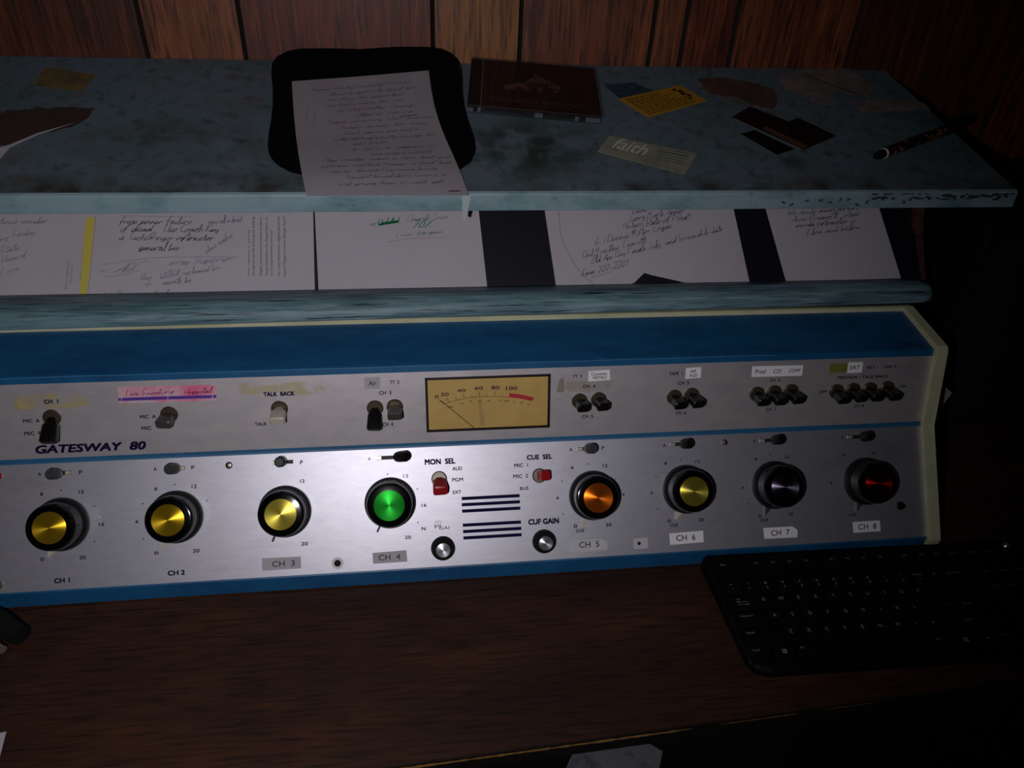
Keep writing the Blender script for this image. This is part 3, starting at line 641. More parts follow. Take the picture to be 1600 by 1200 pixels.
# pale ribbon: highlight painted along the top cover's worn bend
b = bmesh.new(); ribbon(b, FU, [(-700+k*30, 87.9+.25*math.sin(k*1.7)) for k in range(37)], .5, 1.35, base=KB); obj('worn_bend_highlight', b, mat('blue_edge_highlight', (76, 130, 168), .5), con)
# glue stains left by old tape
for pts, c in (([(-395.8, 67.4), (-373.1, 70.5), (-337.7, 71.2), (-326.3, 68.1), (-329.0, 58.3), (-352.1, 55.2), (-375.5, 56.8), (-396.9, 54.9)], (196, 180, 112)), ([(-189.2, 72.5), (-176.5, 75.4), (-155.1, 72.0), (-129.7, 74.5), (-104.7, 70.9), (-102.0, 63.2), (-124.5, 60.6), (-149.4, 65.0), (-180.9, 62.7)], (206, 190, 130)),
               ([(142.1, 67.1), (146.2, 69.1), (147.9, 55.5), (143.8, 53.5), (139.6, 55.1)], (150, 138, 120)), ([(149.7, 64.7), (196.8, 65.9), (197.7, 60.9), (191.7, 53.2), (160.4, 53.6), (149.9, 56.9)], (176, 166, 148))):
    b = bmesh.new(); sp = spline(pts+[pts[0]], 3)[:-1]; poly(b, FU, sp, .08, base=KB); obj('glue_stain', b, mat('glue_%d_%d' % (c[0], c[1]), c, .7), upper); see_through(MATS['glue_%d_%d' % (c[0], c[1])], .42)
b = bmesh.new()
for pts in ([(-257.5, 52.1), (-261.8, 56.3), (-254.3, 52.7)], [(-28.3, 52.2), (-29.4, 57.8), (-25.6, 52.8)], [(-151.6, 54.1), (-153.8, 58.3), (-149.0, 55.4)]): poly(b, FU, pts, .1, base=KB)
obj('toggle_reflection', b, mat('reflection_pale', (230, 230, 236), .3, .6), upper)  # pale slivers above three toggles: reflections painted on the panel

# level meter
mu0, mv0 = (1.2, 14.0); mu1, mv1 = (132.4, 74.5)
mv1 = (64.9, 74.6)[1]; mv0 = (65.9, 14.8)[1]
b = bmesh.new(); t = 2.5
for a in ((mu0, mv0, mu1, mv0+t), (mu0, mv1-t, mu1, mv1), (mu0, mv0, mu0+t, mv1), (mu1-t, mv0, mu1, mv1)): rect(b, FU, *a, 1.6, 1.55, base=KB)
meter = obj('level_meter', b, mat('meter_frame', (26, 12, 18), .4), con)
b = bmesh.new(); rect(b, FU, mu0+t, mv0+t, mu1-t, mv1-t, .3, .25, base=KB); obj('meter_face', b, mat('tan_meter_card', (196, 162, 92), .6, noise=[((186, 150, 80), 40, (1, 1, 1), .4, .7)]), meter)
MK = mat('meter_print', (40, 22, 14), .6)
b = bmesh.new()
for s, q in [
    ('0', (12.8, 53.6, 3.9, 3.5)),
    ('20', (21.3, 55.9, 8.3, 3.5)),
    ('40', (38.4, 59.5, 8.7, 3.5)),
    ('60', (56.8, 61.4, 8.7, 3.5)),
    ('80', (74.4, 61.4, 8.7, 3.9)),
    ('100', (91.3, 60.1, 11.9, 3.9)),
    ('-20', (25.7, 42.0, 6.7, 1.8)),
    ('-10', (38.1, 45.1, 5.4, 1.7)),
    ('-7', (47.9, 47.0, 4.0, 1.7)),
    ('-5', (57.3, 47.2, 3.4, 1.7)),
    ('-3', (66.4, 47.2, 3.4, 1.8)),
    ('-1', (78.6, 46.7, 3.4, 1.8)),
    ('VU0', (85.7, 46.1, 5.4, 1.8)),
    ('+1', (93.9, 45.0, 2.7, 1.7)),
    ('+2', (101.7, 43.5, 3.4, 1.8)),
    ('+3', (109.3, 41.7, 3.4, 1.8)),
]: text_into(b, FU, s, q, .45, .015, 0, base=KB)
arc = [(14.6, 50.6), (19.7, 45.4), (26.1, 46.9), (33.8, 49.1), (41.9, 50.7), (50.0, 51.6), (57.7, 52.0), (65.4, 52.0), (73.5, 51.7), (81.6, 50.9), (88.4, 50.1)]
ribbon(b, FU, spline(arc[1:], 3), .45, .42, base=KB)
for p, q in (((26.1, 46.9), (22.6, 52.0)), ((33.8, 49.1), (31.9, 52.7)), ((41.9, 50.6), (40.0, 55.9)), ((50.0, 51.3), (49.0, 54.5)), ((57.7, 51.8), (57.1, 57.8)), ((65.4, 51.8), (65.1, 55.4)), ((73.2, 51.5), (73.9, 57.9)), ((81.0, 50.9), (81.6, 54.4)), ((88.4, 50.2), (90.1, 55.5)), ((19.7, 45.4), (14.6, 50.6))):
    ribbon(b, FU, [p, q], .45, .44, base=KB)
obj('scale_print', b, MK, meter)
b = bmesh.new(); up_ = [(89.1, 54.5), (98.6, 53.4), (106.8, 51.3), (115.7, 48.5)]; lo_ = [(88.1, 50.3), (95.9, 49.2), (104.1, 47.5), (113.0, 45.0)]
poly(b, FU, up_+lo_[::-1], .46, base=KB); obj('red_zone', b, mat('meter_red', (178, 34, 42), .6), meter)
b = bmesh.new(); ribbon(b, FU, [(16.5, 49.8), (51.9, 16.9)], .7, .9, base=KB); obj('needle', b, MK, meter)
b = bmesh.new(); poly(b, FU, [(56.0, 49.0), (59.3, 48.1), (63.2, 19.3), (57.7, 20.3)], .36, base=KB); obj('card_stain', b, mat('tan_stain', (170, 140, 84), .6), meter)

# ------------------------------------------------------------------ papers on the copy board
def sheet(name, label, F, pts, m, h=.5, t=.25, cat='paper', group=None, hf=None):
    b = bmesh.new(); base = F.P(sum(p[0] for p in pts)/len(pts), min(p[1] for p in pts), 0)
    poly(b, F, pts, h, t, base=base)
    o = obj(name, b, m); o.location = base; tag(o, label, cat, group); return o, base
def notes(o, base, F, lines, m, h, wd=.45, name='handwriting', seed=1, hf=None):
    b = bmesh.new()
    for i, (s, a, c, sz) in enumerate(lines): handwrite(b, F, s, a, c, sz, wd, h, base=base, seed=seed+i*7, hf=hf)
    return obj(name, b, m, o)
def rules(o, base, F, segs, m, h, wd=.4, name='pen_line'):
    b = bmesh.new()
    for s in segs: ribbon(b, F, spline(list(s), 4), wd, h, base=base)
    return obj(name, b, m, o)
G = 'sheets of notes on the copy board'
TOPV = 172
o, bs = sheet('note_sheet', 'leftmost white note sheet on the copy board, left of the yellow streak', FB, [(-720, 1), (-378, 1), (-355.7, 88.4), (-383+18, TOPV), (-720, TOPV)] if False else [(-720, 1), (-353.3, 0.6), (-347.2, 92.0), (-348, TOPV), (-720, TOPV)], PAPER, .4, group=G)
notes(o, bs, FB, [('Continue wonder', (-456.9, 82.1), (-396.6, 82.3), 8), ('Sunday', (-432.0, 67.6), (-407.8, 70.2), 8), ('ours', (-451.0, 62.9), (-434.4, 63.4), 8), ('State', (-442.8, 49.4), (-422.5, 53.3), 8), ('Heard', (-441.0, 38.8), (-417.1, 44.8), 8), ('Live', (-441.8, 25.5), (-421.7, 31.4), 8)], PEN_L, .5, .5)
b = bmesh.new()
for s, q in (('REPLY SERVICES', (-374.3, 24.3, 31.1, 2.6)), ('Department', (-370.2, 25.6, 21.3, 2.6)), ('www grants info', (-360.1, 36.8, 41.2, 2.3))): text_into(b, FB, s, q, .5, 0, 0, math.radians(86), base=bs)
obj('printed_text', b, PEN_L, o)
b = bmesh.new(); poly(b, FB, [(-361.7, 0.8), (-354.3, 0.7), (-351.5, 31.0), (-348.1, 88.4), (-357.7, 88.4), (-358.8, 59.6), (-360.4, 24.1)], .52, base=bs); obj('highlighter_streak', b, mat('yellow_highlighter', (206, 190, 84), .7), o)
o, bs = sheet('note_sheet', 'white note sheet with printed lines at its right, beside the yellow streak', FB, [(-353.0, 0.6), (-116.1, 0.1), (-116.7, 91.0), (-117, TOPV), (-346, TOPV), (-346.9, 92.0)], PAPER, .4, group=G)
notes(o, bs, FB, [('from power failure', (-323.3, 80.9), (-247.1, 80.2), 9), ('if dead', (-323.1, 72.2), (-288.6, 72.6), 9), ('Use Coach Key', (-276.6, 71.7), (-218.6, 71.1), 9), ('is Tach/Ringer optometer', (-324.2, 63.2), (-224.0, 60.9), 9), ('general two', (-302.8, 51.0), (-260.2, 50.4), 9)], mat('dark_blue_pen', (38, 44, 62), .8), .5, .6)
notes(o, bs, FB, [('x ABC', (-344.3, 25.9), (-298.4, 27.3), 11), ('wrap Superior', (-272.0, 33.3), (-202.2, 38.0), 9), ('Buy', (-299.6, 18.0), (-289.0, 17.8), 8), ('WERBAT reclaimed two', (-279.8, 18.4), (-217.0, 28.1), 7.5), ('in', (-296.8, 11.5), (-287.6, 11.4), 7), ('smooth top', (-277.0, 11.9), (-246.5, 14.9), 7), ('William on dial', (-338.4, -0.4), (-272.9, 1.1), 6), ('many call in direct', (-229.5, 80.0), (-194.0, 82.7), 8), ('place number', (-232.0, 46.4), (-202.2, 66.5), 8)], PEN_L, .5, .5, seed=5)
rules(o, bs, FB, [[(-338.0, 35.0), (-306.6, 40.3), (-266.8, 42.6), (-198.1, 41.6)], [(-336.3, 21.5), (-306.3, 25.3)], [(-320.8, 89.6), (-247.2, 88.3)]], PEN_L, .52)
b = bmesh.new()
for s, q in (('throughout the life of the grant. Existing', (-181.4, 53.8, 67.5, 3.4)), ('Eligible personnel are invited to attend', (-173.5, 53.7, 66.1, 3.4)), ('http://attendee.info Registration is', (-167.3, 53.6, 66.2, 3.4)), ('to run approximately one hour', (-162.2, 46.2, 52.8, 3.4)), ('For more information, eligible personnel', (-154.2, 53.4, 67.7, 3.5)), ('Hazard Mitigation Grants Manager Patti P', (-148.0, 53.4, 69.3, 3.4)), ('Ohio response is required', (-186.5, 46.5, 52.7, 2.4))):
    text_into(b, FB, s, q, .5, .004, 0, math.radians(90), base=bs)
obj('printed_text', b, mat('grey_print', (88, 80, 92), .8), o)
o, bs = sheet('note_sheet', 'white sheet with green marker writing, right of the thin dark gap on the copy board', FB, [(-111.9, 0.8), (75.2, 0.4), (69.4, 92.6), (58, TOPV), (-118, TOPV), (-114.9, 90.9)], PAPER, .4, group=G)
notes(o, bs, FB, [('70%', (-7.9, 72.7), (14.6, 74.7), 9), ('Updated', (-45.1, 77.2), (-21.4, 80.4), 7)], PEN_G, .5, .9)
notes(o, bs, FB, [('up', (-55.8, 76.9), (-45.8, 77.6), 7), ('Church Town', (-12.7, 81.1), (33.8, 83.7), 8), ('Liver bargain', (-26.2, 63.1), (27.3, 67.0), 6)], mat('teal_pencil', (84, 116, 118), .8), .5, .45)
rules(o, bs, FB, [[(-44.4, 77.9), (-22.8, 81.5)], [(-44.4, 76.8), (-22.8, 80.0)]], PEN_G, .5, 1.3, 'marker_line')
rules(o, bs, FB, [[(-36.3, 56.4), (-10.5, 60.6), (31.5, 61.3)]], PEN_L, .5)
o, bs = sheet('note_sheet', 'white torn-bottomed sheet with long handwritten list between two navy gaps', FB, [(154.4, 0.4), (237.9, -0.1), (247.4, 5.1), (256.5, 13.4), (259.7, 16.0), (268.0, 13.2), (288.4, 8.2), (313.4, 1.9), (386.4, 2.1), (374.8, 96.8), (366, TOPV), (136, TOPV), (146.2, 93.6)], PAPER, .4, group=G)
notes(o, bs, FB, [('Gene', (250.5, 88.2), (269.4, 91.2), 8), ('Levy Mark Apper', (246.7, 78.8), (314.7, 90.1), 9), ('Nelson State of P Rest', (238.3, 69.5), (320.2, 81.3), 9), ('6-1 Dennis Motor Logan', (203.4, 50.4), (297.3, 70.4), 9), ('Dal Mueller Leavitt', (187.2, 35.2), (263.3, 52.8), 8), ('Old App Day Finish July, and Swimmable date', (197.4, 28.2), (360.0, 66.6), 8), ('Emm 222-2227', (184.3, 13.1), (241.3, 25.2), 8)], PEN_B, .5, .55)
rules(o, bs, FB, [[(196.3, 11.4), (220.9, 18.2)], [(162.8, 91.9), (163.9, 60.9), (173.7, 35.4), (186.7, 14.6), (200.9, 1.4)]], PEN_B, .5)
o, bs = sheet('note_sheet', 'rightmost white sheet on the copy board, half blank under four written lines', FB, [(431.8, 2.5), (578.6, 3.8), (560.6, 98.1), (547, TOPV), (396, TOPV), (415.0, 96.6)], PAPER, .4, group=G)
notes(o, bs, FB, [('We daily meet direct', (442.2, 85.1), (533.4, 91.7), 8), ('Anne Prescott, when', (446.1, 76.2), (535.0, 83.6), 8), ('words optometer in', (450.2, 68.9), (529.8, 75.5), 8), ('l low and below', (462.2, 59.2), (533.8, 67.3), 8)], PEN_B, .5, .55)

# ------------------------------------------------------------------ on the shelf top
pad_pts = [(-142.3, 44.1), (-131.8, 35.7), (-116.4, 29.5), (-34.2, 26.2), (26.3, 30.3), (47.3, 39.9), (59.0, 51.9), (65.3, 72.0), (64.7, 94.8), (59.7, 120.6), (56.0, 145.0), (54.9, 166.2), (55.3, 187.5), (54.8, 205.7), (51.0, 221.8), (44.6, 232.4), (34.9, 239.7), (21.2, 244.1), (4.4, 245.7), (-22.4, 242.0), (-63.9, 236.7), (-108.6, 237.1), (-134.4, 235.4), (-147.4, 230.8), (-157.2, 223.2), (-162.0, 212.6), (-162.1, 196.9), (-159.2, 173.1), (-157.2, 147.2), (-157.2, 121.4), (-158.2, 98.5), (-157.3, 77.6), (-154.3, 62.3), (-149.5, 52.6)]
pad_pts = [(x, min(y, 243.5)) for x, y in pad_pts]
def padh(u, v): return 3.2+19*max(0, min(1, (v-90)/150))**1.4
b = bmesh.new(); cu = sum(p[0] for p in pad_pts)/len(pad_pts); cv = sum(p[1] for p in pad_pts)/len(pad_pts)
PB = FS.P(cu, 0, 0)
loop = pad_pts; rings = []
for f, dh in ((1.0, -3.0), (1.004, -1.2), (.985, 0), (.8, 0), (.6, 0), (.4, 0), (.2, 0)):
    rings.append([b.verts.new(FS.P(cu+(u-cu)*f, cv+(v-cv)*f, padh(u, cv+(v-cv)*f)+dh)-PB) for u, v in loop])
for p, q in zip(rings, rings[1:]):
    for i in range(len(loop)): b.faces.new((p[i], p[(i+1) % len(loop)], q[(i+1) % len(loop)], q[i]))
b.faces.new(rings[-1]); b.faces.new(rings[0][::-1])
o = obj('mouse_pad', b, mat('black_pad_fabric', (5, 5, 8), .95, spec=.1), None, True); o.location = PB
tag(o, 'black curvy-edged mouse pad leaning up against the panelled wall on the shelf', 'mouse pad')
# sheet on the pad, gently waved
c00, c10, c11, c01 = (-112.2, -4.1), (53.4, -4.2), (18.3, 201.5), (-138.2, 180.4)
NX, NY = 22, 26; SB = FS.P(c00[0], c00[1], 0); b = bmesh.new(); gr = []
def sheet_pt(s, t):
    L0 = (c00[0]+(c01[0]-c00[0])*t-3*math.sin(math.pi*t), c00[1]+(c01[1]-c00[1])*t)
    R0 = (c10[0]+(c11[0]-c10[0])*t-5*math.sin(math.pi*t)+1.5*math.sin(2*math.pi*t), c10[1]+(c11[1]-c10[1])*t)
    return (L0[0]+(R0[0]-L0[0])*s, L0[1]+(R0[1]-L0[1])*s - 2.0*math.sin(math.pi*s)*t**3+3.5*(1-s)*s*t**4)
def sheet_h(s, t): return padh(0, sheet_pt(s, t)[1])+1.0+.9*math.sin(math.pi*s)*math.sin(2.2*math.pi*t)**2-(3.0*max(0, 1-t*7))
for j in range(NY+1):
    gr.append([b.verts.new(FS.P(*sheet_pt(i/NX, j/NY), sheet_h(i/NX, j/NY))-SB) for i in range(NX+1)])
for j in range(NY):
    for i in range(NX): b.faces.new((gr[j][i], gr[j][i+1], gr[j+1][i+1], gr[j+1][i]))
r = bmesh.ops.solidify(b, geom=list(b.faces), thickness=.0002)
so = obj('note_sheet', b, PAPER2, None, True); so.location = SB
tag(so, 'handwritten white sheet lying over the black mouse pad on the shelf top', 'paper')
class SheetFrame:
    def P(s, a, c, h=0): a = max(0, min(1, a)); c = max(0, min(1, c)); return FS.P(*sheet_pt(a, c), sheet_h(a, c)+h)
b = bmesh.new()
sl = ['Memo Rental and styl Course', 'About to get with about how', 'Roofing for some loan', 'Worked a many for run', 'Do what Rafter Coming', 'Alarm Howe', 'Thank covering when summer', 'Ready Jersey for Army', 'Shirt inspire and real in', 'interesting equity course for', 'and a jury for', 'to have to inspire in', 'Some money in trainment', 'Plan winter made a rain that and', 'between meeting Voyage in Roof leak', 'I never found Ray complaints', 'Thought bound down Coming in', 'and young them in week yet']
x0s = [.13, .24, .24, .22, .3, .4, .2, .3, .32, .24, .36, .34, .46, .13, .12, .14, .25, .2]
x1s = [.86, .9, .8, .78, .84, .84, .98, .9, .84, .95, .6, .9, .86, .97, .97, .86, .9, .86]
for k, s in enumerate(sl):
    t = .90-k*.0485
    class SF(SheetFrame): pass
    sf = SheetFrame()
    # the hand works in sheet fractions: letters scaled by a helper frame
    class Loc:
        def P(self, a, c, h=0, k=k): return sf.P(a*.001, c*.001, h)
    handwrite(b, Loc(), s, (x0s[k]*1000, t*1000), (x1s[k]*1000, t*1000+14), 27, 2.2, .25, base=SB, seed=k)
class Loc2:
    def P(self, a, c, h=0): return SheetFrame().P(a*.001, c*.001, h)
b2 = bmesh.new(); ribbon(b2, Loc2(), [(115+30*math.cos(a*.4), 690+75*math.sin(a*.4)) for a in range(17)], 2, .25, base=SB); obj('pen_loop', b2, PEN_D, so)
ribbon(b, Loc2(), [(730, 640), (860, 648)], 6, .25, base=SB); ribbon(b, Loc2(), [(880, 30), (955, 32)], 9, .25, base=SB)
obj('handwriting', b, PEN_D, so)

# CD case
cdp = [(60.3, 143.1), (215.2, 121.7), (222.5, 222.2), (71.8, 241.9)]
pcd = FS.P(cdp[0][0], cdp[0][1], 0)
def lerp(a, b, t): return (a[0]+(b[0]-a[0])*t, a[1]+(b[1]-a[1])*t)
def cd(s, t): return lerp(lerp(cdp[0], cdp[1], s), lerp(cdp[3], cdp[2], s), t)
case = thing('cd_case', 'dark red compact disc case with a house picture, lying right of the mouse pad', 'cd case', pcd)
CLEAR = mat('clear_acrylic', (40, 40, 44), .08, spec=1)
see_through(CLEAR, .25, False)
b = bmesh.new(); poly(b, FS, [cd(0, 0), cd(1, 0), cd(1, 1), cd(0, 1)], 2.2, 1.9, base=pcd); obj('back_tray', b, CLEAR, case)
b = bmesh.new(); poly(b, FS, [cd(.10, .03), cd(.99, .03), cd(.99, .98), cd(.10, .98)], 6.6, 4.2, base=pcd); obj('disc_tray', b, mat('dark_tray', (20, 14, 18), .4), case)
b = bmesh.new(); poly(b, FS, [cd(0, .01), cd(.095, .01), cd(.095, .99), cd(0, .99)], 9.2, 6.8, base=pcd); obj('hinge_spine', b, mat('black_spine', (3, 3, 4), .5, spec=.2), case)
b = bmesh.new(); poly(b, FS, [cd(.10, .01), cd(.995, .01), cd(.995, .99), cd(.10, .99)], 8.9, .5, base=pcd)
bk = obj('booklet', b, mat('maroon_cover', (76, 22, 24), .5, noise=[((38, 12, 14), 14, (1, 1, 1), .45, .7)]), case)
b = bmesh.new()
for pts in ([(.26, .40), (.27, .48), (.36, .55), (.42, .56), (.50, .72), (.52, .80), (.53, .72), (.58, .70), (.70, .56), (.715, .44), (.66, .41), (.64, .50), (.60, .52), (.57, .48), (.565, .40), (.53, .39), (.525, .50), (.49, .51), (.47, .40), (.42, .41), (.40, .48), (.37, .47), (.36, .40)],):
    poly(b, FS, [cd(*p) for p in pts], 9.05, base=pcd)
obj('house_picture', b, mat('sepia_house', (150, 96, 80), .6, noise=[((70, 34, 30), 90, (1, 1, 1), .45, .6)]), bk)
b = bmesh.new(); rc = math.atan2(cdp[1][1]-cdp[0][1], cdp[1][0]-cdp[0][0])
m1 = cd(.53, .19); text_into(b, FS, 'HEAVEN BOUND', (m1[0], m1[1], 118*.92, 9), 9.1, 0, 0, rc, base=pcd)
m1 = cd(.60, .10); text_into(b, FS, 'GOSPEL FAVORITES', (m1[0], m1[1], 60, 3), 9.1, 0, 0, rc, base=pcd)
b2 = bmesh.new()
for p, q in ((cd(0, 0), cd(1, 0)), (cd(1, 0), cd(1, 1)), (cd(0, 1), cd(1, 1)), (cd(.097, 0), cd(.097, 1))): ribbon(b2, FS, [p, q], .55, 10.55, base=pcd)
obj('lid_edge_gloss', b2, mat('acrylic_edge_gloss', (120, 116, 122), .3), case)  # pale ribbons paint the gloss along the lid's edges
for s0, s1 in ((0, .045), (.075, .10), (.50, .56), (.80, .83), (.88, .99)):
    b2 = bmesh.new(); poly(b2, FS, [cd(s0, -.012), cd(s1, -.012), cd(s1, .004), cd(s0, .004)], 8.0, 5.5, base=pcd); obj('tray_edge_highlight', b2, mat('acrylic_highlight', (84, 92, 102), .2), case)  # grey bits paint the highlights on the clear tray's front
obj('title_lettering', b, mat('dull_rose_print', (128, 84, 80), .6), bk)
b = bmesh.new(); poly(b, FS, [cd(0, 0), cd(1, 0), cd(1, 1), cd(0, 1)], 10.4, 1.1, base=pcd)
for s0 in (.05, .42, .60, .80): poly(b, FS, [cd(s0, -.004), cd(s0+.08, -.004), cd(s0+.08, .012), cd(s0, .012)], 9.3, 7, base=pcd)
obj('lid', b, CLEAR, case)

def torn(pts, j=1.6, step=5, seed=2):
    rnd = random.Random(seed); out = []
    for a, c in zip(pts, pts[1:]+pts[:1]):
        n = max(1, int(math.hypot(c[0]-a[0], c[1]-a[1])/step))
        for k in range(n): out.append((a[0]+(c[0]-a[0])*k/n+rnd.uniform(-j, j), a[1]+(c[1]-a[1])*k/n+rnd.uniform(-j, j)))
    return out
def card(name, label, pts, m, h=.5, t=.4, cat='card', F=FS):
    if name == 'torn_paper_scrap': pts = torn(pts, seed=len(label))
    return sheet(name, label, F, pts, m, h, t, cat)
o, bs = card('sticker_remnant', 'small blue-green printed sticker behind the yellow ticket', [(233.0, 202.5), (271.5, 208.9), (294.1, 191.4), (247.3, 174.4)], mat('blue_green_print', (50, 74, 92), .6, noise=[((30, 44, 58), 120, (1, 4, 1), .45, .6)]), .25, .2, 'sticker')
yc = [(245.4, 173.0), (329.5, 203.2), (356.9, 171.0), (275.2, 135.8)]
o, bs = card('ticket', 'yellow printed ticket with black text and a small figure on the shelf', yc, mat('yellow_card', (176, 130, 32), .6), .6, .4, 'ticket')
def q4(p, s, t): return lerp(lerp(p[0], p[1], s), lerp(p[3], p[2], s), t)
b = bmesh.new(); rnd = random.Random(3)
for k in range(9):
    tt = .12+k*.095; a0 = .06; a1 = .62+rnd.uniform(-.1, .12) if k < 5 else .86
    x = a0
    while x < a1:
        l = rnd.uniform(.03, .09); ribbon(b, FS, [q4(yc, x, tt), q4(yc, min(a1, x+l), tt)], 1.5, .66, base=bs); x += l+.015
for (s0, t0, r) in ((.84, .16, 3.4), (.88, .28, 4.2), (.86, .42, 4.6), (.9, .55, 4), (.86, .68, 3)):
    c = q4(yc, s0, t0); poly(b, FS, [(c[0]+r*rnd.uniform(.6, 1.1)*math.cos(a*.8), c[1]+r*rnd.uniform(.6, 1.1)*math.sin(a*.8)) for a in range(8)], .67+t0*.02, base=bs)
obj('printed_text', b, mat('brown_print', (60, 40, 14), .7), o)
fc = [(202.3, 70.0), (294.9, 30.1), (318.8, 66.9), (221.5, 99.5)]
o, bs = card('bookmark_card', 'pale grey-green card reading faith at the front of the shelf', fc, mat('sage_card', (140, 142, 124), .6, noise=[((116, 116, 96), 60, (1, 1, 1), .45, .7)]), 1.2, .6)
rf = math.atan2(fc[1][1]-fc[0][1], fc[1][0]-fc[0][0])
fq = q4(fc, .29, .66); b = bmesh.new(); text_into(b, FS, 'faith', (fq[0], fq[1], 40, 21), 1.35, .004, .45, rf, base=bs); obj('lettering', b, mat('pale_print', (196, 194, 180), .6), o)
b = bmesh.new()
for k in range(5):
    a = q4(fc, .60+(.02 if k > 1 else 0), .86-k*.13); c = q4(fc, .93, .90-k*.13); ribbon(b, FS, [a, c], 1.3 if k == 1 else .7, 1.35, base=bs)
obj('small_print', b, mat('dark_olive_print', (52, 56, 46), .7), o)
o, bs = card('torn_paper_scrap', 'brown torn paper scrap stuck to the shelf behind the dark photo card', [(356.7, 219.3), (391.4, 223.0), (418.9, 215.1), (448.5, 200.1), (451.7, 180.8), (436.4, 153.6), (423.2, 158.7), (412.3, 163.9), (396.3, 179.8), (376.2, 182.1), (360.6, 188.6)], mat('brown_torn_paper', (92, 62, 52), .9, noise=[((58, 40, 36), 40, (1, 1, 1), .45, .7)]), .3, .25, 'paper scrap')
o, bs = card('torn_paper_scrap', 'largest pale torn paper scrap stuck near the back right corner of the shelf', [(464.3, 223.3), (486.1, 237.0), (518.7, 242.3), (565.6, 248.8), (580.4, 229.1), (589.9, 201.7), (571.9, 183.0), (536.2, 193.5), (518.8, 176.5), (523.5, 161.6), (509.3, 166.8), (482.4, 186.9), (463.5, 201.9)], mat('pale_torn_paper', (132, 116, 112), .9, noise=[((90, 84, 82), 40, (1, 1, 1), .45, .7), ((70, 64, 50), 18, (1, 1, 1), .55, .8)]), .3, .25, 'paper scrap')
b = bmesh.new(); ribbon(b, FS, [(507.5, 230.2), (539.9, 203.5), (568.4, 182.9)], 2.0, .35, base=bs); obj('crease', b, mat('dark_crease', (40, 32, 30), .9), o)
o, bs = card('torn_paper_scrap', 'narrow pale torn strip at the right end edge of the shelf', [(546.4, 172.9), (572.0, 178.8), (617.6, 179.6), (646.2, 169.0), (645.3, 159.4), (616.2, 156.2), (575.6, 151.6), (555.5, 150.0), (551.6, 155.3)], MATS['pale_torn_paper'], .3, .25, 'paper scrap')
o, bs = card('photo_card', 'dark reddish photo card with a tan stripe, upper of two overlapping cards', [(377.5, 135.8), (407.5, 158.5), (447.0, 127.7), (461.8, 135.6), (498.4, 100.4), (447.3, 73.3)], mat('dark_photo', (40, 20, 22), .35, noise=[((14, 8, 10), 16, (1, 1, 1), .42, .6)]), 1.6, .4)
b = bmesh.new(); poly(b, FS, [(409.4, 113.4), (415.8, 118.5), (456.1, 80.5), (447.7, 74.5)], 1.68, base=bs); obj('tan_stripe', b, mat('tan_photo_band', (92, 60, 48), .5), o)
b = bmesh.new(); ribbon(b, FS, [(378.7, 134.6), (445.9, 73.9)], 1, 1.7, base=bs); obj('pale_edge', b, mat('pale_card_edge', (150, 150, 150), .6), o)
o, bs = card('photo_card', 'black card mostly beneath the reddish photo card', [(379.4, 103.2), (399.4, 112.0), (437.8, 75.6), (411.7, 64.9)], mat('black_card', (10, 9, 11), .4), 1.0, .4)
b = bmesh.new(); ribbon(b, FS, [(380.0, 102.6), (411.7, 64.9)], .9, 1.1, base=bs); obj('pale_edge', b, MATS['pale_card_edge'], o)
o, bs = card('tape_remnant', 'orange-yellow tape remnant near the back left of the shelf', [(-419.9, 224.0), (-361.2, 209.9), (-369.0, 176.7), (-422.6, 186.8)], mat('dull_orange_tape', (120, 98, 56), .7, noise=[((74, 70, 50), 40, (1, 1, 1), .45, .7)]), .2, .15, 'tape')
o, bs = card('torn_paper_scrap', 'reddish brown torn patch at the left end of the shelf', [(-460.2, 128.8), (-431.5, 140.8), (-387.5, 147.3), (-348.7, 145.6), (-350.9, 125.6), (-361.4, 114.0), (-388.8, 100.3), (-415.1, 80.5), (-444.0, 74.0)], mat('red_brown_patch', (66, 40, 38), .9, noise=[((46, 38, 36), 20, (1, 1, 1), .45, .75)]), .2, .15, 'paper scrap')
b = bmesh.new(); poly(b, FS, [(-431.2, 72.0), (-418.5, 79.5), (-395.2, 100.3), (-362.4, 118.6), (-394.3, 97.0), (-416.1, 75.2), (-421.0, 53.3)], .4, base=bs); obj('torn_white_edge', b, MATS['white_paper'], o)
o, bs = card('folded_paper_tab', 'small pale paper tab stuck on the shelf front lip under the written sheet', [(46.5, 17.7), (55.8, 18.9), (54.3, 8.1), (50.4, -11.6), (46.9, -10.2)], mat('pale_tab', (180, 190, 196), .6), .7, .5, 'paper scrap', FE)

# marker pen
p0, p1 = (526.4, 53.7), (671.8, 120.3)
pb = FS.P(*p0, 0); A = FS.P(*p0, 7.2)-pb; Bq = FS.P(*p1, 7.2)-pb; D = Bq-A
pen = thing('marker_pen', 'dark patterned fat pen lying across the right end of the shelf', 'pen', pb)
b = bmesh.new(); tube(b, [A+D*.10, A+D*.16, A+D*.70, A+D*.74], [.0056, .006, .006, .0055], 20); br = obj('barrel', b, mat('floral_barrel', (30, 14, 14), .45, noise=[((150, 84, 60), 130, (1, 1, 1), .55, .6)]), pen, True)
b = bmesh.new(); tube(b, [A, A+D*.03, A+D*.085], [.0032, .0048, .0054], 20); obj('nib_section', b, mat('navy_nib', (14, 12, 26), .4), pen, True)
b = bmesh.new(); tube(b, [A+D*.084, A+D*.088, A+D*.098, A+D*.102], [.0054, .0061, .0061, .0056], 20); obj('white_ring', b, mat('white_ring', (210, 206, 210), .5), pen, True)
b = bmesh.new(); tube(b, [A+D*.735, A+D*.76, A+D*.97, A+D], [.0064, .0068, .0066, .005], 20); obj('pen_cap', b, GLOSS, pen, True)

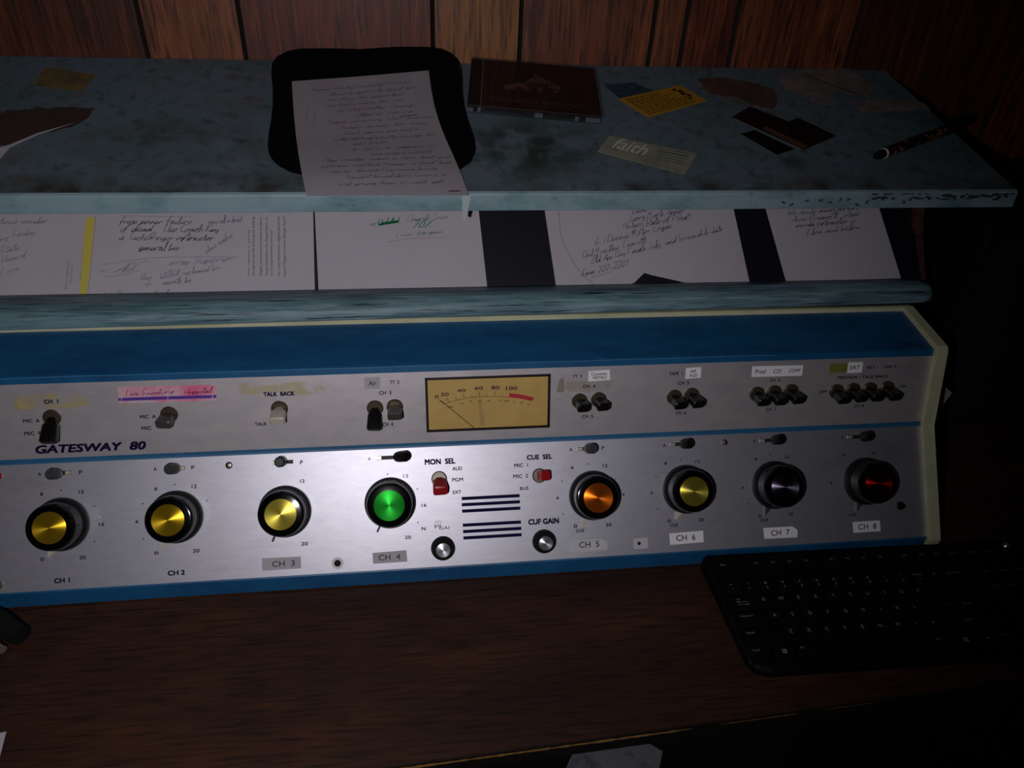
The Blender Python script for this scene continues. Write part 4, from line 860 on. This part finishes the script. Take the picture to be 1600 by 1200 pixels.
# ------------------------------------------------------------------ keyboard
KO = Vector((.3036+.2895, .4507, .7502)); ang = math.radians(-.86)
kb = thing('computer_keyboard', 'black computer keyboard with white legends on the desk in front of the console', 'keyboard', KO); kb.rotation_euler = (0, 0, ang)
U = 19.05; KX = -286.0      # local x of the key block's left edge, millimetres from the root
def KM(x, y, z): return Vector((x*.001, y*.001, z*.001))
def kz(y): return 15+(y+70)*.045      # the deck rises towards the back
b = bmesh.new()
kp = [(-296, 52), (-299, 66), (-292, 68), (148, 68), (154, 62), (150, -60), (146, -70), (-255, -72), (-284, -70), (-294, -60)]
kp = [(-301, 60), (-296, 64), (148, 64), (154, 58), (154, -64), (148, -70), (-284, -70), (-290, -66)]
kp = [(-296, 63), (-291, 68), (148, 68), (154, 63), (154, -66), (148, -73), (-268, -73), (-280, -69), (-287, -60)]
bt = [b.verts.new(KM(x, y, 0)) for x, y in kp]; md = [b.verts.new(KM(x, y, kz(y)-7)) for x, y in kp]; tp_ = [b.verts.new(KM(x*.992, y*.97, kz(y)-4)) for x, y in kp]
for p, q in ((bt, md), (md, tp_)):
    for i in range(len(kp)): b.faces.new((p[i], p[(i+1) % len(kp)], q[(i+1) % len(kp)], q[i]))
b.faces.new(bt[::-1]); b.faces.new(tp_)
KP = mat('keyboard_black', (5, 5, 6), .6, spec=.18); KL = mat('key_legend_white', (120, 124, 124), .6)
obj('keyboard_body', b, KP, kb)
rows = [
 (44.8, [('Esc', 0, 1), ('F1', 2, 1), ('F2', 3, 1), ('F3', 4, 1), ('F4', 5, 1), ('F5', 6.5, 1), ('F6', 7.5, 1), ('F7', 8.5, 1), ('F8', 9.5, 1), ('F9', 11, 1), ('F10', 12, 1), ('F11', 13, 1), ('F12', 14, 1), ('PrtSc', 15.25, 1), ('ScrLk', 16.25, 1), ('Pause', 17.25, 1)]),
 (U, [('~\n`', 0, 1)]+[(s, 1+i, 1) for i, s in enumerate(['!\n1', '@\n2', '#\n3', '$\n4', '%\n5', '^\n6', '&\n7', '*\n8', '(\n9', ')\n0', '_\n-', '+\n='])]+[('Backspace', 13, 2), ('Ins', 15.25, 1), ('Home', 16.25, 1), ('PgUp', 17.25, 1)]),
 (0, [('Tab', 0, 1.5)]+[(s, 1.5+i, 1) for i, s in enumerate('QWERTYUIOP[]')]+[('\\', 13.5, 1.5), ('Del', 15.25, 1), ('End', 16.25, 1), ('PgDn', 17.25, 1)]),
 (-U, [('CapsLock', 0, 1.75)]+[(s, 1.75+i, 1) for i, s in enumerate("ASDFGHJKL;'")]+[('Enter', 12.75, 2.25)]),
 (-2*U, [('Shift', 0, 2.25)]+[(s, 2.25+i, 1) for i, s in enumerate('ZXCVBNM,./')]+[('Shift', 12.25, 2.75), ('up', 16.25, 1)]),
 (-3*U, [('Ctrl', 0, 1.25), ('win', 1.25, 1.25), ('Alt', 2.5, 1.25), ('', 3.75, 6.25), ('Alt', 10, 1.25), ('win', 11.25, 1.25), ('menu', 12.5, 1.25), ('Ctrl', 13.75, 1.25), ('<', 15.25, 1), ('v', 16.25, 1), ('>', 17.25, 1)])]
def keycap(b, x, y, w_):
    z = kz(y)-4; hw = w_*U/2-.7; hh = U/2-.7
    lo = [(x-hw, y-hh), (x+hw, y-hh), (x+hw, y+hh), (x-hw, y+hh)]; hi = [(x-hw+2.6, y-hh+2.2), (x+hw-2.6, y-hh+2.2), (x+hw-2.6, y+hh-1.4), (x-hw+2.6, y+hh-1.4)]
    A_ = [b.verts.new(KM(px, py, z)) for px, py in lo]; C_ = [b.verts.new(KM(px, py, z+6.2)) for px, py in hi]; mid = [b.verts.new(KM(px*.5+qx*.5, py*.5+qy*.5, z+4.6)) for (px, py), (qx, qy) in zip(lo, hi)]
    for p, q in ((A_, mid), (mid, C_)):
        for i in range(4): b.faces.new((p[i], p[(i+1) % 4], q[(i+1) % 4], q[i]))
    b.faces.new(C_)
    return z+6.2
class KF:
    def P(s, u, v, h=0): return KM(u, v, h)
    def M(s, u, v, h=0, rot=0, base=None, scale=.001): return Matrix.Translation(KM(u, v, h)) @ Matrix.Rotation(rot, 4, 'Z') @ Matrix.Scale(scale, 4)
kf = KF()
for y, ks in rows:
    for s, x0, w_ in ks:
        x = KX+(x0+w_/2)*U; b = bmesh.new(); z = keycap(b, x, y, w_); k = obj('key', b, KP, kb)
        if s == '': continue
        b = bmesh.new()
        if s == 'win':
            for i in (0, 1):
                for j in (0, 1): rect(b, kf, x-3+i*2.5, y-2+j*2.5, x-.8+i*2.5, y+.2+j*2.5, z+.08)
        elif s == 'Tab':
            text_into(b, kf, 'Tab', (x-6, y+4.2, 5, 2.2), z+.08, 0)
            ribbon(b, kf, [(x-8, y+.8), (x+4, y+.8)], .5, z+.08); ribbon(b, kf, [(x-8, y-2.2), (x+4, y-2.2)], .5, z+.08)
            poly(b, kf, [(x-8.5, y+.8), (x-6, y+2), (x-6, y-.4)], z+.09); poly(b, kf, [(x+4.5, y-2.2), (x+2, y-1), (x+2, y-3.4)], z+.09)
        elif '\n' in s:
            a, c = s.split('\n'); text_into(b, kf, a, (x-2.8, y+3.4, 0, 3.0 if a not in '_-~' else 1), z+.08, 0.01); text_into(b, kf, c, (x-2.8, y-2.4, 0, 3.0 if c not in '-=`' else 1), z+.08, .01)
        elif s in ('up', '<', 'v', '>', 'menu'): poly(b, kf, [(x-3, y), (x-1, y+2), (x+1, y)], z+.08)
        elif len(s) == 1: text_into(b, kf, s, (x-2.6, y+2.6, 0, 3.9 if s.isalpha() else 2.2), z+.08, .01)
        else: text_into(b, kf, s, (x-(w_*U/2-4-len(s)*.85), y+3.2, len(s)*1.75, 2.4), z+.08, .005)
        obj('legend', b, KL, k)
b = bmesh.new()
for j in range(5):
    for i in range(4): keycap(b, 92+i*15.5-6, 19-j*U, .8)
o = obj('numeric_keypad', b, KP, kb); o['kind'] = 'stuff'
b = bmesh.new(); ribbon(b, kf, [(-250, -65.3), (-244, -63.6), (-239, -65.6)], .8, kz(-65)-3.2); obj('scuff_mark', b, mat('grey_scuff', (50, 50, 52), .6), kb)

# ------------------------------------------------------------------ small things
def loose(name, label, cat, pts, m, t=.3):
    n = len(pts); c = sum((Vector(p) for p in pts), Vector())/n; b = bmesh.new()
    prism(b, [Vector(p)-c for p in pts], (0, 0, t*.001) if pts[0][2] == pts[1][2] else (0, t*.001, 0)); o = obj(name, b, m); o.location = c; return tag(o, label, cat)
loose('loose_sheet', 'pale sheet corner sticking out behind the cream end plate of the console', 'paper', [(.6073, .66, .8946), (.6383, .66, .8721), (.628, .66, .8313), (.5776, .66, .78), (.5776, .66, .916)], mat('dim_paper', (150, 152, 146), .8))
o = loose('loose_sheet', 'pale sheet lying on the dark floor in front of the desk', 'paper', [(.2699, .7193, .003), (.322, .735, .003), (.3738, .7270, .003), (.4275, .6862, .003), (.4132, .6572, .003), (.36, .50, .003), (.16, .55, .003), (.2395, .6733, .003)], mat('floor_paper', (176, 172, 184), .85, noise=[((120, 124, 146), 25, (1, 1, 1), .5, .65)]))
loose('loose_sheet', 'white sheet edge on the desk at the lower left corner of the view', 'paper', [(-.3720, .3901, .7504), (-.3685, .3687, .7504), (-.369, .34, .7504), (-.46, .33, .7504), (-.47, .375, .7504)], MATS['white_paper'])
pl = thing('audio_plug', 'black plug with a bright chrome sleeve lying on the desk at the left edge', 'plug', (-.413, .497, .7502))
b = bmesh.new(); tube(b, [(-.07, .045, .012), (-.03, .018, .012), (.0, -.002, .012), (.022, -.016, .011)], [.011, .011, .0115, .009], 16); obj('plug_body', b, RUBBER, pl, True)
b = bmesh.new(); tube(b, [(-.012, -.014, .009), (.010, -.028, .008)], [.0042, .0038], 14); obj('chrome_sleeve', b, mat('bright_chrome', (230, 222, 212), .28, .9), pl, True)
pr = thing('audio_connector', 'small dark connector with a chrome tip on the desk right of the console', 'connector', (.648, .515, .7502))
b = bmesh.new(); tube(b, [(.06, .03, .01), (.03, .012, .012), (.012, .0, .014)], [.008, .009, .008], 14); obj('plug_body', b, RUBBER, pr, True)
b = bmesh.new(); lathe(b, [(0, 0), (.0030, .0006), (.0044, .003), (.0030, .0056), (0, .0070)], 14, Matrix.Translation((.007, -.006, .014))); obj('chrome_tip', b, MATS['bright_chrome'] , pr, True)
# black box added to keep the right end of the desk dark
bx = thing('added_dark_box', 'added plain black box darkening the right end of the desk beyond the console', 'cabinet', (.80, .86, .75))
BB = Vector((.80, .86, .75)); DK = mat('dark_box_shell_black', (9, 9, 11), .6, noise=[((15, 13, 14), 30, (1, 1, 1), .4, .7)])
b = bmesh.new(); box(b, Vector((.80, .862, .90))-BB, (.26, .23, .298), .004); obj('dark_box_shell', b, DK, bx)
b = bmesh.new(); box(b, Vector((.80, .744, .90))-BB, (.235, .006, .27), .002); obj('dark_box_front', b, mat('dark_box_front_black', (7, 7, 10), .95), bx)
b = bmesh.new()
FQ = Frame((0, .7408, .90), (0, 0, 1))
for p, q in (((684, 46), (690, 62)), ((700, 30), (709, 52)), ((722, 70), (726, 78))): ribbon(b, FQ, [p, q], .7, .1, base=BB)
obj('scuff_mark', b, mat('dark_box_scuff_grey', (40, 42, 46), .6), bx)
